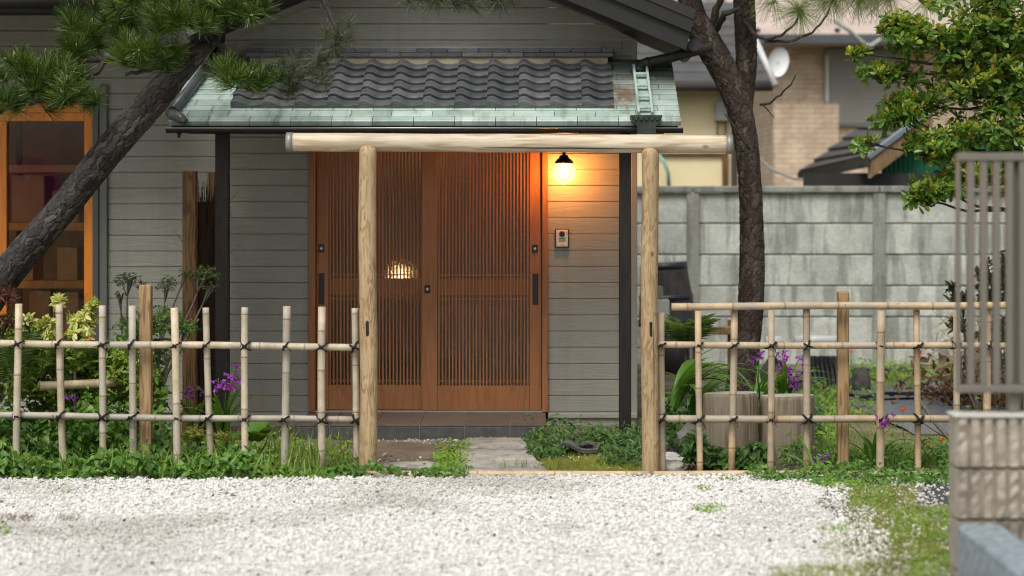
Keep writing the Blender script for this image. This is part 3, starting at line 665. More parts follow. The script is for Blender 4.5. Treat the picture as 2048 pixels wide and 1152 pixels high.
# pale wall lamp and intercom
lamp = thing('wall_lamp', 'lit round glass globe lamp with black cap beside the entrance door', 'lamp', (X_(1128, 14.82), 15, Z_(300, 15)))
lc = W(1128, 345, 14.80); gr_ = .083
def lathe(c, prof_, n=24): return [c + Vector((0, 0, z)) for r, z in prof_], [r for r, z in prof_]
pts, rad = lathe(lc, [(.030, .074), (.058, .062), (.076, .036), (.083, .0), (.078, -.028), (.062, -.056), (.036, -.076), (.008, -.083)])
MB().tube(pts, rad, 24, True).build('globe', M_globe(), lamp)
bp, br_ = lathe(lc, [(.012, .052), (.020, .038), (.029, .017), (.032, -.005), (.026, -.025), (.009, -.038)])
MB().tube(bp, br_, 16).build('bulb', M_emit('bulb_filament', (1.0, .32, .06), 1500.0), lamp)
pts, rad = lathe(lc, [(.064, .063), (.066, .070), (.050, .092), (.036, .100), (.030, .118), (.012, .124), (.012, .17)])
MB().tube(pts, rad, 20).build('cap', m_black, lamp)
MB().tube([lc + Vector((0, 0, .17)), lc + Vector((0, .02, .20)), lc + Vector((0, .08, .215)), lc + Vector((0, .19, .215))], .012, 10).tube([lc + Vector((0, .186, .215)), lc + Vector((0, .2, .215))], .045, 16).build('bracket', m_black, lamp)
ic = thing('intercom', 'silver door intercom with round camera eye on siding below the lamp', 'intercom', W(1124, 495, DW))
def ib(x0, x1, y0, y1, d0, d1, c, name, m_): MB().box(X_(x0, DW), X_(x1, DW), DW - d1, DW - d0, Z_(y1, DW), Z_(y0, DW), c).build(name, m_, ic)
m_icw = M_plain('intercom_silver', (.60, .58, .52), .35, .05, 9, metal=.2, bmp=0)
ib(1110, 1138, 458, 495, .0005, .022, .004, 'back_box', m_black); ib(1112, 1136, 460, 493.5, .0221, .030, .003, 'face', m_icw)
c = W(1124, 468, DW - .030); MB().tube([c, c + Vector((0, -.008, 0))], [.021, .019], 18).tube([c + Vector((0, -.008, 0)), c + Vector((0, -.010, 0))], .009, 12).build('camera_eye', m_black, ic)
ib(1117.5, 1131, 476.5, 478.5, .0301, .0312, 0, 'speaker_slot', m_black); ib(1117.5, 1131, 480, 484, .0301, .0308, 0, 'speaker_grille', m_zinc)
ib(1133, 1134, 463, 468.5, .0301, .031, 0, 'indicator', m_black)
ib(1117, 1131.5, 485.5, 490.5, .0301, .0325, .0008, 'call_button', M_plain('button_white', (.72, .68, .6), .4, .03, 9, bmp=0))
ib(1121.5, 1127, 487.6, 488.4, .0326, .033, 0, 'button_mark', m_budred)
# ------------------------------------------------------------------ log gate
DG = 12.46
def logpts(p, q, r0, r1, n=26, wob=.004):
    pts, rad = [], []
    ph = random.uniform(0, 6)
    for i in range(n + 1):
        f = i / n; v = Vector(p).lerp(Vector(q), f)
        v += Vector((math.sin(ph + f * 7), math.cos(ph * 2 + f * 5), 0)) * wob * (1 if abs(q[2] - p[2]) > abs(q[0] - p[0]) else .5)
        pts.append(v); rad.append((r0 + (r1 - r0) * f) * (1 + .02 * math.sin(ph + f * 19) + random.uniform(-.008, .008)))
    return pts, rad
gate = thing('log_gate', 'gate of two peeled log posts carrying a long horizontal log', 'gate', (-.2, DG, 0))
for px, zt, r in ((737, Z_(291, DG), .0525), (1299, Z_(296, DG), .0505)):
    x = X_(px, DG); y = DG - .035
    pts, rad = logpts((x, y, -.1), (x, y, zt - .05), r, r * .98)
    for dz, f in ((.018, .97), (.032, .86), (.042, .66), (.048, .4), (.050, .1)): pts.append(Vector((x, y, zt - .05 + dz))); rad.append(r * f)
    post = MB().tube(pts, rad, 22).build('post', m_log, gate)
    sx = x + (.003 if px > 1000 else 0); zc = Z_(657 if px > 1000 else 655, DG)
    MB().box(sx - .009, sx + .009, y - r - .004, y - r + .012, zc - .045, zc + .045, .006).build('mortise_slot', m_black, post)
BZ0, BZ1 = Z_(284, DG), Z_(288.5, DG)
b0, b1 = Vector((X_(574, DG), DG + .012, BZ0)), Vector((X_(1464, DG), DG + .012, BZ1))
pts, rad = logpts(b0, b1, .0545, .053, 44, .003)
beam = MB().tube(pts, rad, 26).build('crossbeam', m_logx, gate)
for e, s in ((b0, 1), (b1, -1)): MB().tube([e + Vector((-.004 * s, 0, 0)), e + Vector((.035 * s, 0, 0))], .0575, 26).build('end_band', m_zinc, beam)
# bamboo pole lying along the foot of gate and fences
def bamboo(mb, p, q, r, node0=.1, gap=.27, n=12):
    p, q = Vector(p), Vector(q); Lg = (q - p).length; d = (q - p) / Lg
    pos = [0.0]; x = node0; nodes = []
    while x < Lg - .02: nodes.append(x); x += gap * random.uniform(.85, 1.15)
    for nd in nodes: pos += [nd - .012, nd - .004, nd, nd + .004, nd + .012]
    pos.append(Lg); pts, rad, ti = [], [], []
    perp = d.orthogonal().normalized(); ph = random.uniform(0, 6); bw = random.uniform(.001, .005)
    for s in pos:
        nn = min([abs(s - nd) for nd in nodes] + [9])
        pts.append(p + d * s + perp * bw * math.sin(ph + 4 * s)); 
        rad.append(r * (1.09 if abs(nn - .004) < 1e-5 else .97 if nn < 1e-5 else 1.0)); ti.append(.85 if nn < 1e-5 else .25 if abs(nn - .004) < 1e-5 else 0)
    return mb.tube(pts, rad, n, True, ti)
for a, b_, lb in ((-4.4, -1.06, 'pale bamboo pole on the ground along the left fence foot'), (-1.03, .60, 'pale bamboo pole on the ground across the gate opening'), (.63, 3.2, 'pale bamboo pole on the ground along the right fence foot')):
    tag(bamboo(MB(), (a, 12.33, .006), (b_, 12.33, .006), .021, .2, .4).build('edging_pole', m_edge), lb, 'bamboo pole', 'edging poles along the fence line')

# ------------------------------------------------------------------ bamboo lattice fences
m_rope = M_plain('black_hemp_rope', (.010, .009, .008), .9, .3, 60)
def tie_mesh(seed, ends):
    random.seed(seed); mb = MB()
    for sg in ((1,) if seed % 2 else (1, -1)):
        for o in (-.0035, .0035):
            ring = []
            for i in range(15):
                a = 2 * math.pi * i / 14; ring.append(Vector((.024 * math.cos(a) + o, -.052 * math.sin(a), sg * .024 * math.cos(a))))
            mb.tube(ring, .0032, 5, False)
    mb.tube([(-.012, -.054, .004), (.012, -.056, -.004)], .0075, 6)
    for sg in (1, -1)[:ends]: mb.tube([(0, -.056, 0), (sg * .022, -.06, -.012), (sg * random.uniform(.03, .06), -.05, -random.uniform(.02, .06))], [.003, .003, .002], 5)
    return mb.mesh('rope_tie', m_rope)
TIES = [tie_mesh(1, 0), tie_mesh(2, 0), tie_mesh(3, 1), tie_mesh(4, 2)]
random.seed(11)
DF = 12.45; PR, RRD = .0215, .0205
def fence(label, pick, rails, posts, mat, xlo, xhi, group):
    o = thing('bamboo_fence', label, 'fence', ((xlo + xhi) / 2, DF, 0), group)
    for (ya, yb, pa, pb) in rails:
        bamboo(MB(), (X_(pa, DF), DF, Z_(ya, DF)), (X_(pb, DF), DF, Z_(yb, DF)), RRD * random.uniform(.95, 1.08), random.uniform(.08, .2), .30).build('rail', m_bamboo if mat is m_bamboo else m_bamboo2, o)
    for i, (pt, yt, pb) in enumerate(pick):
        front = i % 2 == 1; y = DF - .040 if front else DF + .040
        bamboo(MB(), (X_(pb, DF), y, -.06), (X_(pt, DF), y, Z_(yt, DF)), PR * random.uniform(.88, 1.1), random.uniform(.05, .2), random.uniform(.22, .32)).build('picket', mat, o)
        for (ya, yb, pa, pbb) in rails:
            yr = ya + (yb - ya) * ((pt - pa) / (pbb - pa)); 
            if yr < yt + 5 or not (min(pa, pbb) - 5 < pt < max(pa, pbb) + 5): continue
            f = (yr - yt) / (950 - yt); px = pt + (pb - pt) * f
            t_ = link('rope_tie', random.choice(TIES), o); t_.location += Vector((X_(px, DF), DF + (-.012 if front else .012), Z_(yr, DF)))
            t_.rotation_euler = (0, random.uniform(-.35, .35), 0); t_.scale = (random.uniform(.85, 1.12),) * 3
    for (px, yt, w) in posts:
        x = X_(px, DF + .09); MB().box(x - w / 2, x + w / 2, DF + .065, DF + .065 + w, -.1, Z_(yt, DF + .08), .006).build('fence_post', m_timber, o)
    return o
lp = [(-330, 612, -330), (-255, 608, -256), (-180, 610, -178), (-105, 612, -104), (-33, 609, -33), (40, 607, 36), (114, 610, 125), (208, 610, 208), (262, 612, 264), (351, 615, 358), (409, 616, 421), (492, 614, 491), (572, 613, 567), (645, 613, 645), (708, 617, 714)]
fence('low pale bamboo lattice fence left of the gate, with free-standing picket tops', lp, [(683, 694, -370, 718), (826, 840, -370, 718)], [(291, 570, .071)], m_bamboo, -4.4, -1.05, 'bamboo fences beside the gate')
rp = [(1322, 626, 1324), (1396, 621, 1398), (1470, 620, 1464), (1541, 620, 1540), (1614, 619, 1616), (1760, 621, 1758), (1836, 620, 1838), (1910, 619, 1912), (1978, 618, 1976), (2052, 618, 2052), (2126, 618, 2126)]
rp2 = [(p, t, b_) for p, t, b_ in rp]
fence('low tan bamboo lattice fence right of the gate, capped by a top rail', rp2, [(613, 610, 1343, 2180), (690, 692, 1316, 2180), (838, 838, 1316, 2180)], [(1686, 583, .066)], m_bamboo2, .66, 3.2, 'bamboo fences beside the gate')

# ------------------------------------------------------------------ brushwood sleeve fence beside the porch
slv = thing('brushwood_screen', 'dark bundled-twig screen between two brown posts left of the porch', 'screen', (X_(400, 14.45), 14.45, 0))
MB().box(X_(366, 14.3), X_(393, 14.3), 14.27, 14.36, -.05, Z_(342, 14.3), .006).build('post', m_brown, slv)
MB().box(X_(416, 14.75), X_(432, 14.75), 14.72, 14.79, -.05, Z_(345, 14.75), .006).build('post', m_brown, slv)
n = 900
a = np.array(W(388, 0, 14.36)); b_ = np.array(W(440, 0, 14.72)); f = RNG.random(n)[:, None]
base = a * (1 - f) + b_ * f; base[:, 2] = RNG.uniform(-.02, 1.35, n); base[:, 0] += RNG.normal(size=n) * .012; base[:, 1] += RNG.normal(size=n) * .03
dr = np.stack([RNG.normal(size=n) * .05, RNG.normal(size=n) * .05, np.ones(n)], -1)
T4 = (np.array([(-.5, 0, 0), (.5, 0, 0), (.3, 1, 0), (-.3, 1, 0)], np.float32), np.array([(0, 1, 2, 3)], np.int32))
Mx = leafM(base, dr, RNG.normal(size=(n, 3)), np.ones(n)); Mx[:, :, 0] *= .006; Mx[:, :, 1] *= RNG.uniform(.3, .5, n)[:, None]
Mx[:, 2, 3] = np.minimum(Mx[:, 2, 3], 1.66 - .42)
m_brush = M_plain('black_brushwood', (.018, .014, .011), .8, .4, 40)
V, Fa = scatter(T4, Mx)
tag(link('brushwood', npmesh('brushwood', V, Fa, m_brush), slv), kind='stuff')
n = 46; side = (RNG.random(n) < .72).astype(int)
p0 = np.array([np.array(W(376 if s else 448, 0, 14.4)) for s in side]); p0[:, 2] = RNG.uniform(1.15, 1.6, n)
dr = np.stack([np.where(side == 1, -1, 1) * RNG.uniform(.0, .9, n) ** 2, RNG.normal(size=n) * .4, RNG.uniform(.5, 1, n)], -1)
Mx = leafM(p0, dr, RNG.normal(size=(n, 3)), np.ones(n)); Mx[:, :, 0] *= .003; Mx[:, :, 1] *= RNG.uniform(.06, .2, n)[:, None]
V, Fa = scatter(T4, Mx); tag(link('loose_twigs', npmesh('loose_twigs', V, Fa, m_brush), slv), kind='stuff')
core = MB(); a, b_ = W(392, 0, 14.37), W(440, 0, 14.71)
d = (b_ - a).normalized(); nn = Vector((-d.y, d.x, 0)) * .025
q = [a + nn, b_ + nn, b_ - nn, a - nn]; core.add([(v.x, v.y, 0) for v in q] + [(v.x, v.y, 1.58) for v in q], [(3, 2, 1, 0), (4, 5, 6, 7), (0, 1, 5, 4), (1, 2, 6, 5), (2, 3, 7, 6), (3, 0, 4, 7)]).build('bundle_core', m_brush, slv)

# ------------------------------------------------------------------ concrete panel wall behind
DC = 20.7; m_conc = M_concrete('grey_concrete', (.54, .565, .515), .45); m_conc2 = M_concrete('post_concrete', (.30, .31, .275), .35)
cw = thing('concrete_wall', 'stained grey precast concrete panel wall with posts and coping behind the garden', 'wall', (3, DC, 0))
step_ = X_(1757, DC) - X_(1385, DC); x0 = X_(1385, DC) - step_; ztop = Z_(386, DC)
for i in range(6):
    xp = x0 + i * step_
    MB().prism([(xp - .062, -.1), (xp + .062, -.1), (xp + .058, ztop), (xp - .058, ztop)], DC - .06, DC + .06).build('post', m_conc2, cw)
    for j in range(6):
        z1 = ztop - j * .302; z0 = max(-.05, z1 - .290)
        MB().box(xp + .050, xp + step_ - .050, DC - .02 + random.uniform(-.004, .004), DC + .02, z0, z1, .006).build('panel', m_conc, cw)
    MB().box(xp + .063, xp + step_ - .063, DC - .004, DC + .014, -.05, ztop - .004).build('panel_core', m_soffit, cw)
    MB().box(xp + .003, xp + step_ - .003, DC - .075, DC + .075, ztop + .002, Z_(372, DC), .01).build('coping', m_conc2, cw)

# ------------------------------------------------------------------ neighbours beyond the wall
m_yel = M_plain('yellow_render', (.90, .77, .47), .85, .08, 2); m_gtile = M_plain('grey_slate_roof', (.085, .085, .085), .6, .2, 6)
m_ac = M_plain('grey_box', (.28, .28, .26), .5, .08, 5)
yh = thing('yellow_house', 'pale yellow rendered house with dark grey tiled roof beyond the concrete wall', 'house', (1.4, 26, 0))
DY = 24.0; yx0, yx1 = -2.2, X_(1461, DY); ze = Z_(176, DY)
MB().box(yx0, yx1, DY, DY + 5, 0, ze).build('wall', m_yel, yh)
rr = 0
for i in range(9):                                   # stepped courses of the roof
    y0 = DY - .30 + i * .30; z0 = ze + .02 + i * .30 * .42
    MB().prismx([(y0, z0), (y0 + .34, z0 + .34 * .42 - .01), (y0 + .34, z0 + .34 * .42 + .02), (y0, z0 + .045)], yx0, X_(1540, DY) - .0 - i * .02).build('roof_course', m_gtile, yh)
MB().prismx([(DY - .28, ze), (DY + 2.6, ze + 2.6 * .42), (DY + 5.4, ze), ], yx0, X_(1520, DY)).build('roof', m_gtile, yh)
MB().tube([(yx0, DY - .36, ze + .0), (X_(1546, 23.6), DY - .36, ze + .0)], .055, 10).build('gutter', M_plain('brown_gutter', (.07, .06, .055), .4, .1, 4, bmp=0), yh)
MB().box(X_(1428, DY), X_(1458, DY), DY - .16, DY - .002, Z_(243, DY), Z_(205, DY), .01).build('meter_box', m_ac, yh)
MB().tube([W(1436, 243, 23.93), W(1434, 270, 23.93), W(1440, 272, 23.9)], .008, 6).tube([W(1450, 243, 23.93), W(1452, 265, 23.93), W(1447, 272, 23.9)], .008, 6).build('cable', m_black, yh)
MB().box(X_(1463, DY), X_(1474, DY), DY - .06, DY + .02, 0, ze - .05, .01).build('downpipe', M_plain('brown_pipe', (.075, .055, .045), .4, .1, 4, bmp=0), yh)
MB().box(X_(1444, DY), X_(1456, DY), DY - .05, DY - .001, Z_(372, DY) - .3, Z_(308, DY), .005).box(X_(1310, DY), X_(1456, DY), DY - .05, DY - .001, Z_(311, DY), Z_(306, DY), .004).build('window_frame', m_brown, yh)
MB().tube([W(1512, 82, 23.5), W(1552, 172, 23.2)], .035, 8).build('verge_pipe', M_plain('white_pipe', (.6, .61, .6), .5, .05, 4, bmp=0), yh)
MB().tube([W(1318, 310, 23.8), W(1328, 325, 23.75), W(1336, 345, 23.75), W(1338, 375, 23.8)], .022, 8).build('hose', M_plain('green_hose', (.25, .42, .36), .5, .1, 4, bmp=0), yh)

m_brick = None
def M_bricktile():
    m, t, b = nt('tan_brick_tile'); v = coords(t, (1, 1, 1))
    br = N(t, 'ShaderNodeTexBrick'); br.inputs['Color1'].default_value = (.66, .51, .37, 1); br.inputs['Color2'].default_value = (.74, .59, .44, 1); br.inputs['Mortar'].default_value = (.45, .38, .31, 1)
    br.inputs['Scale'].default_value = 1.0; br.inputs['Brick Width'].default_value = .23; br.inputs['Row Height'].default_value = .07; br.inputs['Mortar Size'].default_value = .008
    cb = N(t, 'ShaderNodeSeparateXYZ'); L(t, v, cb.inputs[0]); c2 = N(t, 'ShaderNodeCombineXYZ'); L(t, cb.outputs[0], c2.inputs[0]); L(t, cb.outputs[2], c2.inputs[1]); L(t, c2.outputs[0], br.inputs['Vector'])
    c = mix(t, 1, br.outputs['Color'], ramp(t, noise(t, v, 4.5, 3), [(.38, (.84, .80, .76)), (.62, (1.12, 1.12, 1.12))]), 'MULTIPLY')
    L(t, c, b.inputs['Base Color']); b.inputs['Roughness'].default_value = .8; return m
m_brick = M_bricktile()
bh = thing('brick_house', 'tan brick-faced two-storey house with shuttered window behind the trees', 'house', (5, 31, 0))
DB = 30.0; bx0, bx1 = X_(1546, DB), X_(2250, DB); zeb = Z_(88, DB)
MB().box(bx0, bx1, DB, DB + 6, 0, zeb).build('wall', m_brick, bh)
MB().box(bx0 + .6, bx1, DB - .25, DB - .002, 0, Z_(208, DB) - .0, .01).build('lower_storey', m_brick, bh) if False else None
MB().box(X_(1546, DB), X_(1676, DB), DB - .12, DB - .002, 0, Z_(208, DB), .01).build('wall_bay', m_brick, bh)
m_shut = M_plain('grey_shutter', (.27, .27, .24), .5, .06, 3, bmp=0)
shw = MB().box(X_(1648, DB), X_(1800, DB), DB - .10, DB - .003, Z_(252, DB), Z_(98, DB), .01).build('shutter_window', m_shut, bh)
for i in range(16):
    z = Z_(246, DB) + i * (Z_(120, DB) - Z_(246, DB)) / 16; MB().box(X_(1657, DB), X_(1796, DB), DB - .115, DB - .101, z, z + .045, .004).build('shutter_slat', m_shut, shw)
MB().box(X_(1649, DB), X_(1655, DB), DB - .14, DB - .101, Z_(205, DB), Z_(112, DB)).build('shutter_rail', M_plain('pale_rail', (.55, .54, .5), .5, .05, 3, bmp=0), shw)
MB().box(bx0 - .6, bx1, DB - .7, DB - .6, Z_(88, 29.3), Z_(68, 29.3), .01).build('eave_gutter', M_plain('slate_gutter', (.085, .09, .10), .5, .1, 3, bmp=0), bh)
m_pink = M_plain('pinkish_roof', (.50, .41, .36), .8, .12, 2)
MB().prismx([(DB - .62, Z_(68, 29.4)), (DB + 3, Z_(68, 29.4) + 1.6), (DB + 6.6, Z_(68, 29.4)), (DB - .6, zeb - .05)], bx0 - .6, bx1).build('roof', m_pink, bh)
for i in range(5):
    x = bx0 - .3 + i * 1.1; MB().box(x, x + .06, DB - .58, DB - .5, Z_(64, 29.4), Z_(56, 29.4)).build('snow_guard', m_fascia, bh)
far = thing('beige_building', 'tall beige plastered building far behind the brick house', 'building', (7, 42, 0))
MB().box(X_(1480, 42), X_(2300, 42), 42, 50, 0, 9).build('wall', M_plain('beige_plaster', (.50, .42, .33), .9, .05, 1, bmp=0), far)
MB().box(X_(1490, 42), X_(2300, 42), 41.8, 41.99, 8.6, 9.2).build('parapet', M_plain('parapet_plaster', (.42, .36, .3), .9, .05, 1, bmp=0), far)
for px in (1560, 1700, 1840):
    w_ = MB().box(X_(px, 42), X_(px + 60, 42), 41.93, 41.99, 6.3, 7.6).build('window', m_ac, far); MB().box(X_(px + 4, 42), X_(px + 56, 42), 41.91, 41.929, 6.36, 7.54).build('pane', m_fascia, w_)
MB().tube([W(1668, 40, 28.6), W(1700, 62, 28.7), W(1728, 88, 28.8), W(1742, 92, 28.8), W(1762, 78, 28.8)], .03, 8).build('antenna_pipe', M_plain('grey_pipe', (.4, .4, .4), .5, .05, 3, bmp=0), bh)
dish = thing('satellite_dish', 'white oval satellite dish beside the pine trunk', 'satellite dish', W(1558, 130, 25))
dc = W(1557, 124, 24.6); pts_ = []
mb = MB(); ns = 24; rings = []
for rr, dep in ((.02, .05), (.09, .042), (.15, .02), (.17, 0)):
    rings.append([dc + Vector((rr * .72 * math.cos(2 * math.pi * i / ns) + .1 * rr * math.sin(2 * math.pi * i / ns), dep + .15 * rr * .72 * math.cos(2 * math.pi * i / ns), rr * math.sin(2 * math.pi * i / ns))) for i in range(ns)])
vs = [v for r_ in rings for v in r_]; fs = [(j * ns + i, j * ns + (i + 1) % ns, (j + 1) * ns + (i + 1) % ns, (j + 1) * ns + i) for j in range(3) for i in range(ns)]
mb.add(vs + [v + Vector((0, .012, 0)) for v in vs], fs + [tuple(reversed([q + len(vs) for q in f_])) for f_ in fs] + [tuple(reversed(range(ns)))], 0, True); mb.build('reflector', M_plain('white_dish', (.78, .79, .78), .4, .03, 3, bmp=0), dish)
MB().tube([dc + Vector((0, .05, 0)), dc + Vector((-.02, .16, -.05)), dc + Vector((-.05, .2, -.15)), W(1530, 172, 24.75)], .018, 8).build('mast', m_ac, dish)
# shed with tiled lean-to roof and green corrugated wall
shd = thing('tiled_shed', 'low shed with dark tiled roof and green corrugated wall behind the concrete wall', 'shed', (3.2, 22.5, 0))
A, B, Cc, Dq = W(1602, 348, 26), W(1738, 318, 21.7), W(1862, 226, 22.3), W(1800, 196, 26.5)
nr = 7; nrm_ = (B - A).cross(Dq - A).normalized(); nrm_ = nrm_ if nrm_.z > 0 else -nrm_
for i in range(nr):
    f0, f1 = i / nr, (i + 1.12) / nr
    q = [A.lerp(Dq, f0), B.lerp(Cc, f0), B.lerp(Cc, f1), A.lerp(Dq, f1)]
    lift = [.055, .055, .015, .015]
    vs = [v + nrm_ * l_ for v, l_ in zip(q, lift)] + [v - nrm_ * .02 for v in q]
    MB().add(vs, [(0, 1, 2, 3), (7, 6, 5, 4), (0, 4, 5, 1), (1, 5, 6, 2), (2, 6, 7, 3), (3, 7, 4, 0)]).build('roof_course', m_gtile, shd)
up = Vector((0, 0, 1))
def plank(p, q, h, th, name, m_, par):
    d = (q - p).normalized(); s_ = Vector((d.y, -d.x, 0)).normalized() * th; vs = []
    for v in (p, q):
        for a_ in (0, -h):
            for b2 in (0, 1): vs.append(v + up * a_ + s_ * b2)
    MB().add(vs, [(0, 1, 3, 2), (4, 6, 7, 5), (0, 4, 5, 1), (2, 3, 7, 6), (0, 2, 6, 4), (1, 5, 7, 3)]).build(name, m_, par)
plank(B - nrm_ * .03, Cc - nrm_ * .03, .17, -.04, 'barge_board', m_timber, shd)
plank(B.lerp(Cc, .02) + nrm_ * .06, Cc + nrm_ * .06, .06, .05, 'verge_flashing', M_plain('blue_zinc', (.35, .40, .45), .35, .1, 3, metal=.5, bmp=0), shd)
plank(A + Vector((0, -.05, .02)), B + Vector((0, -.05, .02)), .10, .05, 'eave_gutter', m_soffit, shd)
m_green = M_plain('green_corrugated', (.015, .13, .075), .5, .12, 5, bmp=0)
gw0, gw1 = W(1762, 0, 22.2), W(2040, 0, 22.6); nc = 60; mb = MB(); vs = []
for i in range(nc + 1):
    p = gw0.lerp(gw1, i / nc); yy = p.y + (.012 if i % 2 else -.012); vs += [(p.x, yy, 0), (p.x, yy, 2.0 + .35 * min(1, i / 25))]
mb.add(vs, [(2 * i, 2 * i + 2, 2 * i + 3, 2 * i + 1) for i in range(nc)]).build('corrugated_wall', m_green, shd)
MB().box(X_(1606, 22.1), X_(2030, 22.1), 22.05, 22.1, 0, Z_(346, 22.1)).build('shade_sheet', m_soffit, shd)  # black sheet painted in for the shaded void under the shed roof
MB().box(A.x + .12, W(1762, 0, 22.2).x - .03, 23.3, 25.5, 0, 1.88).build('shade_block', m_soffit, shd)  # dark block, its colour stands for the shade inside the shed
cb = thing('overhead_cable', 'thin grey cable sagging past the brick house wall', 'cable', W(1540, 330, 23)); MB().tube([W(1500, 300, 23.8), W(1545, 340, 23.4), W(1590, 358, 23), W(1640, 360, 22.6), W(1700, 352, 22.3)], .015, 6).build('strand', m_ac, cb)

# ------------------------------------------------------------------ near right: ribbed block wall, louvre fence, granite kerb
DN = 8.27; m_block = M_concrete('beige_block', (.40, .355, .29), .16)
bw = thing('ribbed_block_wall', 'beige ribbed block wall carrying a louvre fence at the right edge', 'wall', (1.9, DN, 0))
wx0_, wx1_ = X_(1911, DN), X_(1911, DN) + 1.62; zt_ = Z_(836, DN)
MB().box(wx0_ + .012, wx1_, DN + .018, DN + .14, -.05, zt_ - .004).build('mortar_core', M_plain('dark_mortar', (.055, .05, .045), .9, .2, 20), bw)
for j in range(4):
    z1 = zt_ - j * .2; z0 = z1 - .192
    for i in range(4):
        xa = wx0_ + i * .402; mb = MB(); nrib = 8
        mb.box(xa + .003, xa + .399, DN + .012, DN + .15, z0, z1, .003)
        rw = .396 / nrib
        for q in range(nrib):
            ra = xa + .003 + q * rw; nz = 7
            vs = []
            for zi in range(nz + 1):
                z = z0 + .003 + (z1 - z0 - .006) * zi / nz; o1, o2 = random.uniform(-.007, .006), random.uniform(-.007, .006)
                vs += [(ra + .005, DN + .0125, z), (ra + .010, DN - .006 + o1, z), (ra + rw - .010, DN - .006 + o2, z), (ra + rw - .005, DN + .0125, z)]
            fs = [(4 * zi + c_, 4 * zi + c_ + 1, 4 * zi + c_ + 5, 4 * zi + c_ + 4) for zi in range(nz) for c_ in range(3)] + [(0, 3, 2, 1), (4 * nz, 4 * nz + 1, 4 * nz + 2, 4 * nz + 3)]
            mb.add(vs, fs)
        mb.build('block', m_block, bw)
MB().box(wx0_ - .006, wx1_, DN - .012, DN + .156, zt_ + .001, zt_ + .012, .003).build('coping', M_plain('pale_coping', (.55, .53, .48), .8, .1, 9), bw)
lf = thing('louvre_fence', 'grey-brown aluminium louvre fence standing on the ribbed block wall', 'fence', (1.9, 8.34, zt_ + .01))
m_lv = M_plain('bronze_aluminium', (.215, .198, .168), .42, .05, 4, metal=.25, bmp=0); DV = 8.34
lx0, lx1 = X_(1912, DV), wx1_ - .02; zlo, zhi = Z_(785, DV), Z_(306, DV)
MB().box(lx0, lx1, DV - .02, DV + .02, zhi - .032, zhi, .004).build('top_rail', m_lv, lf); MB().box(lx0, lx1, DV - .018, DV + .018, zlo, zlo + .03, .004).build('bottom_rail', m_lv, lf)
i = 0; x = lx0
while x < lx1 - .03:
    w_ = .016 if i == 0 else .028
    MB().box(x, x + w_, DV - .016, DV + .016, zlo + .0305, zhi - .0325, .003).build('slat', m_lv, lf); x += (.043 if i == 0 else .0505); i += 1
for px in (2016, 2440): MB().box(X_(px, DV + .04), X_(px + 22, DV + .04), DV + .021, DV + .07, zt_ + .0125, zhi + .002, .004).build('post', m_lv, lf)
gk = thing('granite_kerb', 'blue-grey granite kerb wall running towards the viewer at the lower right', 'kerb', (1.6, 7.5, 0))
m_gran = M_plain('blue_granite', (.25, .30, .335), .7, .45, 28, bmp=.5, bs=45)
kx, ky = X_(1919, 8.1), 8.15; kz = Z_(1050, 8.12)
for i in range(3):
    y1 = ky - i * 1.2; MB().box(kx, kx + .17, y1 - 1.194, y1, -.05, kz, .012).build('kerb_stone', m_gran, gk)
